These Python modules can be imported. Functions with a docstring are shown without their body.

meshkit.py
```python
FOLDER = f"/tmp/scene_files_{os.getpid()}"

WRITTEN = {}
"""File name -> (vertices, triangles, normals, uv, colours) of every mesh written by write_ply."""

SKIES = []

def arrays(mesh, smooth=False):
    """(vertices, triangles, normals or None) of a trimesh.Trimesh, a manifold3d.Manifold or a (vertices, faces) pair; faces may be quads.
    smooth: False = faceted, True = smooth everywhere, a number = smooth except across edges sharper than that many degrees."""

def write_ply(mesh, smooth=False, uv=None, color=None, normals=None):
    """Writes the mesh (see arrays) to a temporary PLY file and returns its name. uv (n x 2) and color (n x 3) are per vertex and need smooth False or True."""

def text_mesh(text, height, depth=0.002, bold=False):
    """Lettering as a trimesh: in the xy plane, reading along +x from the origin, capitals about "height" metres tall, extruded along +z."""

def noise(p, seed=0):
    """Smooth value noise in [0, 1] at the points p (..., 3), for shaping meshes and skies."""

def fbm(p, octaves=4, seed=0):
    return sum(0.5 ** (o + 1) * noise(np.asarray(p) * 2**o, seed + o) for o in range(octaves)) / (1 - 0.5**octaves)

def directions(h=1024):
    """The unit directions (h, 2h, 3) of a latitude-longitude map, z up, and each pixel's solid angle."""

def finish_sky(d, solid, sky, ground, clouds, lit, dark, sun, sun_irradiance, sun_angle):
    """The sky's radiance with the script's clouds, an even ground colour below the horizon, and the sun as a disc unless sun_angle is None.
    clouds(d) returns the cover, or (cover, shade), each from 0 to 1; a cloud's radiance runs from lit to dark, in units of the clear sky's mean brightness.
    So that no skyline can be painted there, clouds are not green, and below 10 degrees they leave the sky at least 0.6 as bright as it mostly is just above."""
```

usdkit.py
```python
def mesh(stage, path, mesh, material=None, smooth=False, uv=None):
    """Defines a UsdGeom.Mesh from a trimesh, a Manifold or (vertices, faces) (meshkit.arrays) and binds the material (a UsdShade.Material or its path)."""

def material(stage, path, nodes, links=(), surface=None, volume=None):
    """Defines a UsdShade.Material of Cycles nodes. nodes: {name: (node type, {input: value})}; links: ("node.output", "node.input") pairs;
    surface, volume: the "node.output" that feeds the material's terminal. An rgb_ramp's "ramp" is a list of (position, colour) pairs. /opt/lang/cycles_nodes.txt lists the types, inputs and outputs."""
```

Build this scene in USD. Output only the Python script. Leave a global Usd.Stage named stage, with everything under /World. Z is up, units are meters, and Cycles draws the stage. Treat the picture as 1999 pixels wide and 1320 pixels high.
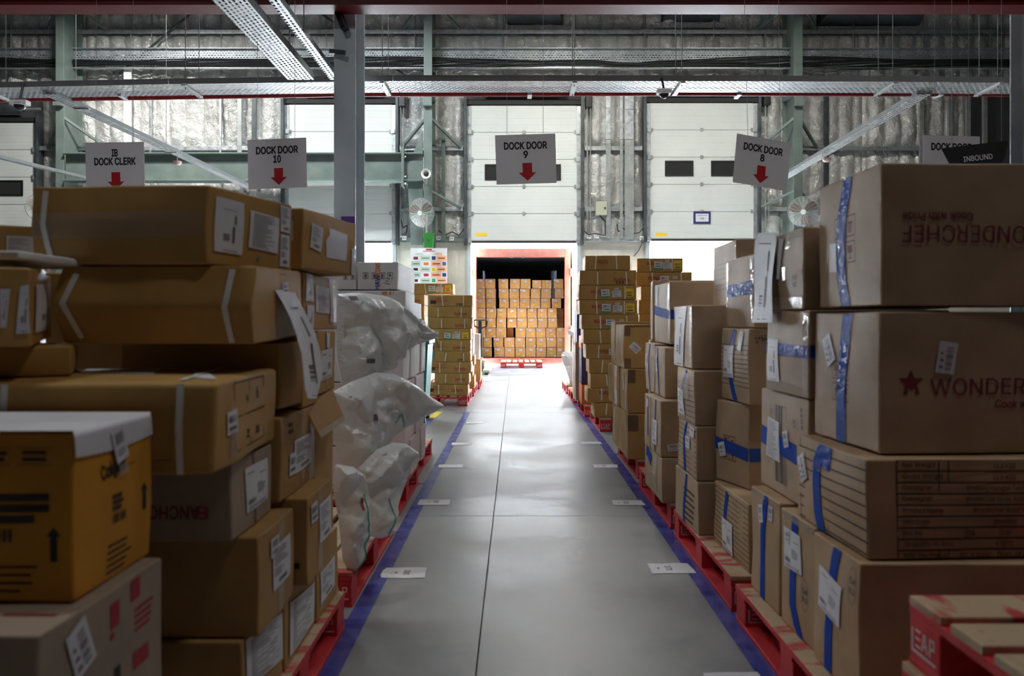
import math, random
import numpy as np, trimesh, shapely
from shapely.geometry import Polygon, Point
from scipy.spatial import Delaunay
from scipy.interpolate import LinearNDInterpolator
import usdkit, meshkit
from pxr import Usd, UsdGeom, UsdLux, UsdShade, Gf, Sdf, Vt

random.seed(7)
rng = np.random.default_rng(7)
stage = Usd.Stage.CreateInMemory()
UsdGeom.SetStageUpAxis(stage, UsdGeom.Tokens.z)
UsdGeom.SetStageMetersPerUnit(stage, 1.0)
stage.SetDefaultPrim(UsdGeom.Xform.Define(stage, '/World').GetPrim())
UsdGeom.Scope.Define(stage, '/World/Looks')

# ------------------------------------------------------------------ camera
F, CX, CY, CH = 1555.0, 1006.0, 628.0, 1.2          # focal length in pixels, vanishing point, eye height
cam = UsdGeom.Camera.Define(stage, '/World/camera')
cam.AddTranslateOp().Set(Gf.Vec3d(0, 0, CH))
cam.AddRotateXOp().Set(90.0)
cam.CreateHorizontalApertureAttr(36.0)
cam.CreateVerticalApertureAttr(36.0 * 1320 / 1999)
cam.CreateFocalLengthAttr(F / 1999 * 36.0)
cam.CreateHorizontalApertureOffsetAttr((999.5 - CX) / 1999 * 36.0)
cam.CreateVerticalApertureOffsetAttr((CY - 660.0) / 1999 * 36.0)
cam.CreateClippingRangeAttr(Gf.Vec2f(0.05, 300))
cam.CreateFStopAttr(3.4)
cam.CreateFocusDistanceAttr(11.0)
cam.CreateExposureAttr(0.85)

# ------------------------------------------------------------------ light
dome = UsdLux.DomeLight.Define(stage, '/World/sky')           # overcast white sky outside the dock doors
dome.CreateColorAttr(Gf.Vec3f(0.85, 0.935, 1.0))
dome.CreateIntensityAttr(13.0)

LAMPS = [  # x, y, z, strength, colour : ceiling troffers that hang just under the roof
    (-8.4, 16.2, 8.6, 1.45, (1.0, 0.98, 0.93)), (-3.6, 15.5, 8.6, 1.1, (0.90, 0.96, 1.0)), (1.2, 15.5, 8.6, 0.76, (1.0, 0.97, 0.86)), (5.6, 15.5, 8.6, 0.54, (1.0, 0.97, 0.88)),
    (-6.0, 9.0, 8.2, 0.15, (0.95, 0.98, 1.0)), (5.0, 9.0, 8.2, 0.17, (1.0, 0.97, 0.92)), (-3.4, 2.5, 8.2, 0.28, (0.97, 0.98, 1.0)), (3.0, 1.4, 8.2, 0.21, (1.0, 0.98, 0.95))]
LAMP_POWER = 104.0
def lamp(x, y, z, k, col):
    l = UsdLux.RectLight.Define(stage, '/World/' + numbered('', 'lamp_light'))
    l.AddTranslateOp().Set(Gf.Vec3d(x, y, z - 0.012))
    l.CreateWidthAttr(1.3); l.CreateHeightAttr(0.5)
    l.CreateIntensityAttr(LAMP_POWER * k); l.CreateColorAttr(Gf.Vec3f(*col))

# ------------------------------------------------------------------ helpers
_names = {}
def numbered(parent, name):
    n = _names.get((parent, name), -1) + 1
    _names[(parent, name)] = n
    return name if n == 0 else f'{name}_{n:03d}'

class T:                                            # a thing: an Xform at its base, whose parts are meshes
    def __init__(s, name, label, cat, base=(0, 0, 0), group=None, kind=None):
        s.path = '/World/' + numbered('/World', name)
        s.base = np.array(base, float)
        x = UsdGeom.Xform.Define(stage, s.path)
        x.AddTranslateOp().Set(Gf.Vec3d(*map(float, s.base)))
        s.prim = x.GetPrim()
        for k, v in (('label', label), ('category', cat), ('group', group), ('kind', kind)):
            if v: s.prim.SetCustomDataByKey(k, v)
    def part(s, name, mesh, mat, parent=None, label=None, smooth=30, kind=None):
        v, f = mesh.get() if isinstance(mesh, MB) else mesh if isinstance(mesh, tuple) else (mesh.vertices, mesh.faces)
        path = (parent or s.path)
        path = path + '/' + numbered(path, name)
        m = usdkit.mesh(stage, path, (np.asarray(v, float) - s.base, f), mat, smooth=smooth)
        if label: m.GetPrim().SetCustomDataByKey('label', label)
        if kind: m.GetPrim().SetCustomDataByKey('kind', kind)
        return path

def copy_thing(src, label, base, rotz=0, group=None, name=None):
    p = '/World/' + numbered('/World', name or src.path.split('/')[-1])
    x = UsdGeom.Xform.Define(stage, p)
    x.AddTranslateOp().Set(Gf.Vec3d(*map(float, base))); x.AddRotateZOp().Set(float(rotz))
    q = x.GetPrim()
    q.GetReferences().AddInternalReference(src.path)
    x.SetXformOpOrder([x.GetOrderedXformOps()[0]] + [o for o in x.GetOrderedXformOps() if o.GetOpType() == UsdGeom.XformOp.TypeRotateZ])
    q.SetInstanceable(True)
    q.SetCustomDataByKey('label', label); q.SetCustomDataByKey('category', src.prim.GetCustomDataByKey('category'))
    if group: q.SetCustomDataByKey('group', group)
    return q

class MB:                                           # collects shapes into one mesh
    def __init__(s): s.v, s.f, s.n = [], [], 0
    def add(s, v, f):
        v, f = np.asarray(v, float), np.asarray(f, int)
        if f.shape[1] == 4: f = np.vstack([f[:, [0, 1, 2]], f[:, [0, 2, 3]]])
        s.v.append(v); s.f.append(f + s.n); s.n += len(v); return s
    def tm(s, m): return s.add(m.vertices, m.faces)
    def box(s, x0, x1, y0, y1, z0, z1, r=0.0):
        v, f = rbox(x1 - x0, y1 - y0, z1 - z0, r)
        return s.add(v + [x0, y0, z0], f)
    def tube(s, pts, r, sides=6, closed=False):
        v, f = tube(pts, r, sides, closed); return s.add(v, f)
    def bar(s, p, q, w, h, up=(0, 0, 1)):           # rectangular bar from p to q
        p, q = np.array(p, float), np.array(q, float)
        d = (q - p) / np.linalg.norm(q - p)
        a = np.cross(d, up); a /= np.linalg.norm(a); b = np.cross(a, d)
        v = [e + a * i * w / 2 + b * j * h / 2 for e in (p, q) for i, j in ((-1, -1), (1, -1), (1, 1), (-1, 1))]
        return s.add(v, [[0, 3, 2, 1], [4, 5, 6, 7], [0, 1, 5, 4], [1, 2, 6, 5], [2, 3, 7, 6], [3, 0, 4, 7]])
    def get(s): return np.vstack(s.v), np.vstack(s.f)

_grid_cache = {}
def rbox(a, b, c, r, n=1):
    """A box with rounded edges, from the origin to (a, b, c); n inner divisions per side."""
    if r <= 0 and n == 1:
        v = np.array([[x, y, z] for z in (0, c) for y in (0, b) for x in (0, a)], float)
        f = np.array([[0, 2, 3, 1], [4, 5, 7, 6], [0, 1, 5, 4], [2, 6, 7, 3], [0, 4, 6, 2], [1, 3, 7, 5]])
        return v, np.vstack([f[:, [0, 1, 2]], f[:, [0, 2, 3]]])
    r = min(r, 0.45 * min(a, b, c))
    def ax(L): return np.concatenate([[0, r * .45], np.linspace(r, L - r, n + 1), [L - r * .45, L]])
    X, Y, Z = ax(a), ax(b), ax(c)
    V, Fc, k = [], [], 0
    def sheet(P, flip):
        nonlocal k
        m, q = P.shape[:2]
        i = np.arange(m * q).reshape(m, q) + k
        fa = np.stack([i[:-1, :-1], i[1:, :-1], i[1:, 1:], i[:-1, 1:]], -1).reshape(-1, 4)
        if flip: fa = fa[:, ::-1]
        V.append(P.reshape(-1, 3)); Fc.append(fa); k += m * q
    for z, fl in ((0, True), (c, False)):
        g = np.stack(np.meshgrid(X, Y, [z], indexing='ij'), -1)[:, :, 0]; sheet(g, fl)
    for y, fl in ((0, False), (b, True)):
        g = np.stack(np.meshgrid(X, [y], Z, indexing='ij'), -1)[:, 0]; sheet(g, fl)
    for x, fl in ((0, True), (a, False)):
        g = np.stack(np.meshgrid([x], Y, Z, indexing='ij'), -1)[0]; sheet(g, fl)
    v, f = np.vstack(V), np.vstack(Fc)
    inner = np.clip(v, r, np.array([a, b, c]) - r)
    d = v - inner; l = np.linalg.norm(d, axis=1, keepdims=True)
    v = np.where(l > 1e-9, inner + d / np.maximum(l, 1e-9) * np.minimum(l, r), v)
    f = np.vstack([f[:, [0, 1, 2]], f[:, [0, 2, 3]]])
    m = trimesh.Trimesh(v, f, process=False); m.merge_vertices(digits_vertex=6)
    return np.array(m.vertices), np.array(m.faces)

def tube(pts, r, sides=6, closed=False):
    P = np.asarray(pts, float); n = len(P)
    t = np.roll(P, -1, 0) - np.roll(P, 1, 0) if closed else np.gradient(P, axis=0)
    t /= np.maximum(np.linalg.norm(t, axis=1, keepdims=True), 1e-9)
    ref = np.array([0, 0, 1.0]) if abs(t[0, 2]) < .9 else np.array([1.0, 0, 0])
    V = []
    a = np.cross(t[0], ref); a /= np.linalg.norm(a)
    for k in range(n):
        a = a - t[k] * a.dot(t[k]); a /= np.linalg.norm(a); b = np.cross(t[k], a)
        an = np.arange(sides) * 2 * np.pi / sides
        rr = r[k] if np.ndim(r) else r
        V.append(P[k] + rr * (np.cos(an)[:, None] * a + np.sin(an)[:, None] * b))
    V = np.vstack(V); Fc = []
    for k in range(n if closed else n - 1):
        for j in range(sides):
            A, B = k * sides, ((k + 1) % n) * sides
            Fc.append([A + j, A + (j + 1) % sides, B + (j + 1) % sides, B + j])
    Fc = np.array(Fc)
    Fc = np.vstack([Fc[:, [0, 1, 2]], Fc[:, [0, 2, 3]]])
    if not closed:
        i = np.arange(1, sides - 1)
        c0 = np.stack([0 * i, i + 1, i], 1); c1 = np.stack([0 * i, i, i + 1], 1) + (n - 1) * sides
        Fc = np.vstack([Fc, c0, c1])
    return V, Fc

def ring(c, u, v, R, r, seg=28, sides=5):
    an = np.arange(seg) * 2 * np.pi / seg
    return tube(np.array(c) + R * (np.cos(an)[:, None] * np.array(u) + np.sin(an)[:, None] * np.array(v)), r, sides, True)

def lathe(profile, c, axis=(0, 0, 1), seg=24):
    m = trimesh.creation.revolve(np.array(profile, float), sections=seg)
    m.apply_transform(trimesh.geometry.align_vectors([0, 0, 1], axis)); m.apply_translation(c)
    return m

def W(px, py, Y): return np.array([(px - CX) / F * Y, Y, CH + (CY - py) / F * Y])      # a pixel at the distance Y
def flo(px, py, z=0.0):
    Y = (CH - z) * F / (py - CY); return W(px, py, Y)
def grid_faces(m, q):
    i = np.arange(m * q).reshape(m, q)
    return np.stack([i[:-1, :-1], i[1:, :-1], i[1:, 1:], i[:-1, 1:]], -1).reshape(-1, 4)

_text = {}
def text2d(s, bold=False):
    if (s, bold) not in _text:
        m = meshkit.text_mesh(s, 1.0, 0.01, bold)
        v = np.array(m.vertices); v[:, :2] -= (v[:, :2].min(0) + v[:, :2].max(0)) / 2; v[:, 2] /= 0.01
        _text[(s, bold)] = (v, np.array(m.faces), np.ptp(v[:, 0]))
    return _text[(s, bold)]
def heavy(s):                                       # thicker strokes
    if (s, 'h') not in _text:
        v, f, w = text2d(s, True); V, Q = [], []
        for i, (dx, dy) in enumerate(((-.035, 0), (.035, 0), (0, .03), (0, -.03))): V.append(v + [dx, dy, .1 * i]); Q.append(f + i * len(v))
        _text[(s, 'h')] = (np.vstack(V), np.vstack(Q), w)
    return _text[(s, 'h')]

# ------------------------------------------------------------------ materials
def mat(name, nodes, links, surface='p.BSDF'):
    return usdkit.material(stage, '/World/Looks/' + name, nodes, links, surface=surface)
def plain(name, col, rough=.6, metal=0.0, spec=.5, **kw):
    return mat(name, {'p': ('principled_bsdf', dict(base_color=col, roughness=rough, metallic=metal, specular_ior_level=spec, **kw))}, [])
def worn(name, c0, c1, scale=3.0, rough=(.5, .7), metal=0.0, bump=.0, bscale=120.0, stretch=(1, 1, 1), lo=.38, hi=.66, spec=.5, coat=0.0):
    n = {'g': ('texture_coordinate', {}), 'm': ('mapping', dict(scale=stretch)),
         'n': ('noise_texture', dict(scale=scale, detail=6.0, roughness=.62)), 'r': ('rgb_ramp', {'ramp': [(lo, c0), (hi, c1)]}),
         'q': ('map_range', dict(from_min=.3, from_max=.7, to_min=rough[0], to_max=rough[1])),
         'p': ('principled_bsdf', dict(metallic=metal, specular_ior_level=spec, coat_weight=coat, coat_roughness=.15))}
    l = [('g.object', 'm.vector'), ('m.vector', 'n.vector'), ('n.fac', 'r.fac'), ('r.color', 'p.base_color'), ('n.fac', 'q.value'), ('q.result', 'p.roughness')]
    if bump:
        n['n2'] = ('noise_texture', dict(scale=bscale, detail=3.0)); n['b'] = ('bump', dict(strength=bump, distance=.004))
        l += [('m.vector', 'n2.vector'), ('n2.fac', 'b.height'), ('b.normal', 'p.normal')]
    return mat(name, n, l)

def card(name, c, dark=.8):
    """Corrugated board: vertical flutes faintly showing, scuffs, slightly uneven colour."""
    c = np.array(c); d = c * dark
    return mat(name, {'g': ('texture_coordinate', {}), 'n': ('noise_texture', dict(scale=4.0, detail=7.0, roughness=.6)), 'r': ('rgb_ramp', {'ramp': [(.30, tuple(d)), (.55, tuple(c)), (.75, tuple(np.minimum(c * 1.08, 1)))]}),
        'm2': ('mapping', dict(scale=(120, 120, 2.5))), 'n2': ('noise_texture', dict(scale=1.0, detail=2.0)), 'b': ('bump', dict(strength=.22, distance=.002)),
        'm3': ('mapping', dict(scale=(9, 9, 9))), 'n3': ('noise_texture', dict(scale=1.0, detail=1.0)), 'b2': ('bump', dict(strength=.25, distance=.01)),
        'p': ('principled_bsdf', dict(roughness=.62, specular_ior_level=.32))},
        [('g.object', 'n.vector'), ('n.fac', 'r.fac'), ('r.color', 'p.base_color'), ('g.object', 'm2.vector'), ('m2.vector', 'n2.vector'), ('n2.fac', 'b.height'),
         ('g.object', 'm3.vector'), ('m3.vector', 'n3.vector'), ('n3.fac', 'b2.height'), ('b.normal', 'b2.normal'), ('b2.normal', 'p.normal')])

def film(name, tint, rough=.12, mixv=.25, scale=60.0):
    """Clear plastic film or tape with fine wrinkles that glint."""
    return mat(name, {'g': ('texture_coordinate', {}), 'n': ('noise_texture', dict(scale=scale, detail=3.0, distortion=.6)), 'b': ('bump', dict(strength=.7, distance=.006)),
        't': ('transparent_bsdf', dict(color=(.93, .93, .92))), 'p': ('principled_bsdf', dict(base_color=tint, roughness=rough, specular_ior_level=.9)), 'x': ('mix_closure', dict(fac=mixv))},
        [('g.object', 'n.vector'), ('n.fac', 'b.height'), ('b.normal', 'p.normal'), ('t.BSDF', 'x.closure1'), ('p.BSDF', 'x.closure2')], 'x.closure')

def perforated(name, axis, col=(.42, .43, .44)):
    """Galvanised cable tray with punched slots that one sees through; axis: the tray's long direction."""
    nodes = {'g': ('geometry', {}), 's': ('separate_xyz', {}), 'c': ('combine_xyz', {}),
             'k': ('brick_texture', dict(scale=1.0, brick_width=.075, row_height=.052, mortar_size=.0135, mortar_smooth=0.0, offset=0.5)),
             'n': ('noise_texture', dict(scale=9.0, detail=4.0)), 'r': ('rgb_ramp', {'ramp': [(.35, tuple(np.array(col) * .8)), (.65, col)]}),
             'p': ('principled_bsdf', dict(metallic=.45, roughness=.5)), 't': ('transparent_bsdf', dict(color=(1, 1, 1))), 'x': ('mix_closure', {})}
    lg, ac = {'x': ('x', 'y'), 'y': ('y', 'x'), 'xz': ('x', 'z')}[axis]
    return mat(name, nodes, [('g.position', 's.vector'), (f's.{lg}', 'c.x'), (f's.{ac}', 'c.y'), ('c.vector', 'k.vector'), ('n.fac', 'r.fac'), ('r.color', 'p.base_color'),
        ('k.fac', 'x.fac'), ('t.BSDF', 'x.closure1'), ('p.BSDF', 'x.closure2')], 'x.closure')

M = {}
M['floor'] = worn('floor_concrete', (.235, .255, .27), (.33, .345, .35), scale=1.1, rough=(.30, .5), bump=.05, bscale=30, spec=.6)
M['joint'] = plain('floor_joint', (.11, .09, .075), .8)
M['tape_blue'] = worn('floor_tape_blue', (.035, .05, .30), (.07, .10, .42), 7, (.24, .42), spec=.6)
M['tape_yellow'] = plain('floor_tape_yellow', (.75, .55, .03), .5)
M['foil'] = mat('insulation_foil', {'g': ('geometry', {}), 'n': ('noise_texture', dict(scale=7.0, detail=4.0, roughness=.6, distortion=1.6)), 'b': ('bump', dict(strength=.8, distance=.07)),
    'n2': ('noise_texture', dict(scale=1.2, detail=5.0)), 'r': ('rgb_ramp', {'ramp': [(.30, (.50, .50, .48)), (.60, (.70, .70, .68))]}),
    'p': ('principled_bsdf', dict(roughness=.22, specular_ior_level=.9, metallic=.25))},
    [('g.position', 'n.vector'), ('n.fac', 'b.height'), ('b.normal', 'p.normal'), ('g.position', 'n2.vector'), ('n2.fac', 'r.fac'), ('r.color', 'p.base_color')])
M['plaster'] = worn('cream_plaster', (.62, .58, .49), (.74, .70, .60), 1.5, (.6, .8))
M['steel_green'] = worn('painted_steel_green', (.12, .16, .147), (.165, .21, .19), 2, (.38, .5))
M['steel_blue'] = worn('painted_steel_bluegrey', (.48, .55, .59), (.55, .62, .66), 2, (.35, .5))
M['steel_grey'] = worn('painted_steel_dark_grey', (.13, .14, .155), (.17, .18, .195), 2, (.45, .6))
M['steel_dark'] = worn('dark_steel', (.055, .065, .07), (.10, .115, .12), 4, (.4, .55), metal=.4)
M['galv'] = worn('galvanised_steel', (.42, .45, .47), (.60, .63, .65), 9, (.3, .5), metal=.7)
M['galv_dull'] = worn('dull_galvanised_steel', (.28, .30, .29), (.40, .42, .41), 5, (.4, .6), metal=.4)
M['red'] = worn('red_paint', (.20, .006, .008), (.28, .012, .012), 3, (.45, .6), spec=.3)
M['red_dark'] = plain('dark_red_paint', (.10, .004, .006), .5, spec=.25)
M['black'] = plain('black_plastic', (.012, .012, .013), .45)
M['black_matte'] = plain('black_rubber', (.02, .02, .02), .7)
M['white_paint'] = plain('white_paint', (.78, .79, .78), .45)
M['door'] = worn('door_panel_white', (.66, .69, .67), (.72, .75, .72), 1.0, (.4, .5))
M['pane'] = plain('dark_door_pane', (.035, .037, .036), .12)
M['tray_x'] = perforated('perforated_tray_cross', 'x')
M['tray_y'] = perforated('perforated_tray_along', 'y')
M['tray_xz'] = perforated('perforated_tray_wall', 'xz', (.42, .47, .50))
M['sign'] = plain('sign_board_white', (.84, .81, .84), .5)
M['ink'] = plain('black_ink', (.015, .015, .018), .6)
M['ink_soft'] = plain('grey_print', (.14, .13, .15), .7)
M['sign_red'] = plain('sign_red', (.55, .012, .015), .5)
M['roof'] = plain('roof_deck', (.10, .10, .105), .6)
M['wall_far'] = plain('far_wall_sheet', (.07, .07, .075), .7)
M['paper'] = worn('white_paper', (.72, .72, .77), (.80, .80, .84), 6, (.55, .7), spec=.3)
M['paper_yellow'] = plain('yellow_paper', (.90, .62, .03), .6)
M['green_tag'] = plain('green_label', (.04, .38, .17), .55)
M['strap'] = plain('white_strap', (.84, .83, .76), .4)
M['blue_tape'] = mat('blue_packing_tape', {'g': ('texture_coordinate', {}), 'n': ('noise_texture', dict(scale=42.0, detail=3.0, distortion=.8)), 'b': ('bump', dict(strength=1.0, distance=.010)),
    'd': ('diffuse_bsdf', dict(color=(.007, .062, .40))), 'k': ('glossy_bsdf', dict(color=(1, 1, 1), roughness=.16)), 'x': ('mix_closure', dict(fac=.045))},
    [('g.object', 'n.vector'), ('n.fac', 'b.height'), ('b.normal', 'k.normal'), ('d.BSDF', 'x.closure1'), ('k.BSDF', 'x.closure2')], 'x.closure')
M['brown_tape'] = plain('brown_packing_tape', (.17, .10, .065), .25)
M['clear'] = film('clear_packing_tape', (.6, .5, .38), .08, .38, 45)
M['wrap'] = film('stretch_wrap', (.7, .68, .64), .08, .36, 22)
M['tan'] = card('carton_tan', (.47, .335, .215))
M['tan2'] = card('carton_tan_light', (.52, .385, .26))
M['brown'] = card('carton_brown', (.50, .29, .088))
M['brown2'] = card('carton_golden', (.50, .31, .115))
M['kraft2'] = card('carton_kraft_pale', (.48, .325, .185))
M['kraft'] = card('carton_kraft', (.47, .275, .10))
M['orange'] = card('carton_orange', (.66, .29, .025), .9)
M['greybox'] = card('carton_greyish', (.40, .31, .235))
M['whitebox'] = card('carton_white', (.74, .74, .77), .93)
M['small'] = card('carton_orange_brown', (.80, .46, .20))
M['small2'] = card('carton_light_brown', (.74, .42, .18))
M['pinkbox'] = card('carton_pinkish_white', (.78, .66, .66), .93)
M['purple'] = card('carton_purple', (.05, .035, .12))
M['orange2'] = card('carton_bright_orange', (.62, .16, .05))
M['print_red'] = plain('dark_red_print', (.20, .02, .03), .65)
M['print_red2'] = plain('red_print', (.42, .03, .04), .65)
M['print_brown'] = plain('brown_print', (.045, .03, .022), .7)
M['print_orange'] = plain('orange_print', (.75, .20, .02), .6)
M['print_blue'] = plain('blue_print', (.03, .05, .35), .6)
M['pallet'] = worn('pallet_red_paint', (.52, .012, .02), (.66, .03, .035), 6, (.5, .7), bump=.2, bscale=60)
M['deck'] = worn('pallet_worn_deck', (.50, .06, .05), (.52, .38, .24), 3.2, (.6, .8), bump=.25, bscale=40, lo=.42, hi=.5, stretch=(1.0, 4.0, 1.0))
M['deck_wood'] = worn('pallet_bare_wood', (.42, .31, .20), (.56, .43, .29), 5, (.6, .8), bump=.25, bscale=40, stretch=(1, 6, 1))
M['letter'] = plain('white_lettering', (.70, .60, .60), .6)
M['bag'] = mat('woven_sack', {'g': ('texture_coordinate', {}), 'n': ('noise_texture', dict(scale=26.0, detail=4.0, roughness=.55, distortion=1.2)), 'b': ('bump', dict(strength=.45, distance=.008)),
    'p': ('principled_bsdf', dict(base_color=(.84, .86, .88), roughness=.30, specular_ior_level=.6)), 'd': ('translucent_bsdf', dict(color=(.7, .72, .73))), 'x': ('mix_closure', dict(fac=.32))},
    [('g.object', 'n.vector'), ('n.fac', 'b.height'), ('b.normal', 'p.normal'), ('p.BSDF', 'x.closure1'), ('d.BSDF', 'x.closure2')], 'x.closure')
M['thread'] = plain('green_thread', (.05, .42, .28), .6)
M['container'] = worn('container_salmon', (.50, .16, .12), (.62, .24, .19), 4, (.5, .7))
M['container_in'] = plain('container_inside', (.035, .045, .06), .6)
M['teal'] = plain('teal_plastic', (.01, .25, .22), .4)
M['fan_green'] = plain('fan_green', (.02, .20, .025), .4)
M['fan_wire'] = plain('fan_guard', (.55, .56, .55), .4, .3)
M['fan_blade'] = plain('fan_blade', (.10, .06, .04), .5)
M['panel_beige'] = plain('panel_beige', (.46, .47, .36), .5)
M['frame_blue'] = plain('frame_navy', (.03, .035, .16), .5)
M['sign_purple'] = plain('purple_sign', (.10, .03, .22), .5)
M['poster_green'] = plain('poster_green', (.45, .62, .50), .6)
M['poster_orange'] = plain('poster_orange', (.90, .48, .28), .6)
M['yard'] = plain('yard_concrete', (.6, .6, .6), .8)
M['dome_glass'] = plain('camera_dome', (.02, .02, .025), .08)
M['lampshade'] = plain('detector_cover', (.62, .45, .42), .5)
M['plate'] = worn('dock_plate_steel', (.30, .32, .36), (.42, .44, .50), 8, (.35, .5), metal=.5, bump=.3, bscale=60)
M['wheel'] = plain('grey_wheel', (.16, .15, .14), .6)
M['rust'] = plain('grey_hub', (.35, .36, .36), .5)

# ------------------------------------------------------------------ the setting: floor, roof, walls
YW = 19.9                                            # inner face of the dock wall
S = F / YW
def wx(px): return (px - CX) / S
def wz(py): return CH + (CY - py) / S
X0, X1, Y0, ZR = -24.0, 24.0, -12.0, 10.6

t = T('floor', 'grey polished concrete warehouse floor with saw-cut joints', 'floor', (0, 0, 0), kind='structure')
t.part('bed', MB().box(X0, X1, Y0, YW + .1, -.30, -.012), M['joint'])
xs = [X0] + [-.135 + 6.0 * k for k in range(-3, 4)] + [X1]
ys = [Y0] + [4.92 + 5.6 * k for k in range(-2, 3)] + [YW]
for a, b in zip(xs, xs[1:]):
    for c, d in zip(ys, ys[1:]):
        t.part('slab', MB().box(a + .0022, b - .0022, c + .0026, d - .0026, -.012, 0.0, .0018), M['floor'])

t = T('ceiling', 'dark metal roof deck high above', 'ceiling', (0, 0, ZR), kind='structure')
t.part('deck', MB().box(X0, X1, Y0, YW + .1, ZR, ZR + .1), M['roof'])
for nm, bx in (('wall_left', (X0 - .1, X0, Y0, YW, 0, ZR)), ('wall_right', (X1, X1 + .1, Y0, YW, 0, ZR)), ('wall_front', (X0, X1, Y0 - .1, Y0, 0, ZR))):
    t = T(nm, 'plain grey sheeted warehouse side, ' + nm.replace('_', ' '), 'wall', (bx[0], bx[2], 0), kind='structure')
    t.part('sheet', MB().box(*bx), M['wall_far'])

OPEN = [(-5.60, -3.04), (-1.10, 1.52), (3.32, 5.89)]   # open dock bays
HEAD = 3.22
wall = T('wall_back', 'insulated dock wall with three open bays', 'wall', (0, YW, 0), kind='structure')
wall.part('sheet', MB().box(X0, X1, YW, YW + .08, HEAD, ZR), M['wall_far'])
edges = [X0] + [e for o in OPEN for e in o] + [X1]
for a, b in zip(edges[::2], edges[1::2]):
    wall.part('plaster_panel', MB().box(a, b, YW - .06, YW + .2, 0, HEAD, .006), M['plaster'])

def quilt(x0, x1, z0, z1, y, rib=.37, seed=0):
    nx, nz = max(8, int((x1 - x0) / .035)), max(6, int((z1 - z0) / .045))
    x, z = np.meshgrid(np.linspace(x0, x1, nx), np.linspace(z0, z1, nz), indexing='ij')
    u, w = (z - z0) / (z1 - z0), (x - x0) / (x1 - x0)
    edge = np.minimum(1, 7 * np.minimum(u, 1 - u)) ** .6 * np.minimum(1, 9 * np.minimum(w, 1 - w)) ** .6
    P = np.stack([x, 0 * x, z], -1)
    ph = meshkit.noise(P * [.7, 1, .35] + seed, 3) * .35
    bulge = .10 * np.abs(np.sin(np.pi * (x / rib + ph))) ** .6
    n = meshkit.fbm(P * [4.5, 1, 3.2], 4, 5) - .5
    cr = 1 - np.abs(2 * meshkit.fbm(P * [2.6, 1, 2.0] + 11, 3, 9) - 1)          # creases
    yy = y - edge * (bulge * (.55 + .9 * meshkit.noise(P * [2.7, 1, 1.3], 31)) + .06 * n + .05 * cr ** 5)
    return np.stack([x, yy, z], -1).reshape(-1, 3), grid_faces(nx, nz)[:, ::-1]

COLS = [(-10.91, -10.71), (-2.175, -1.975), (6.61, 6.82)]
LEAF = [(-14.5, -11.92), (-5.63, -3.02), (-1.13, 1.55), (3.30, 5.91), (11.4, 14.0)]
def inner(z0, z1, doors):
    cuts = [-15.0] + sorted(([e for d in LEAF for e in (d[0] - .13, d[1] + .13)] if doors else [])) + [15.0]
    for a, b in zip(cuts[::2], cuts[1::2]):
        n = max(1, round((b - a) / 2.1))
        for k in range(n):
            p, q = a + (b - a) * k / n, a + (b - a) * (k + 1) / n
            if q - p > .15: wall.part('insulation_panel', quilt(p, q, z0, z1, YW - .02, seed=int(p * 7 + z0 * 3)), M['foil'], smooth=True)
inner(8.43, 10.5, False); inner(7.62, 8.37, False); inner(6.92, 7.60, False)
inner(5.56, 6.90, True); inner(4.06, 5.49, True); inner(3.24, 3.98, True)
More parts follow.
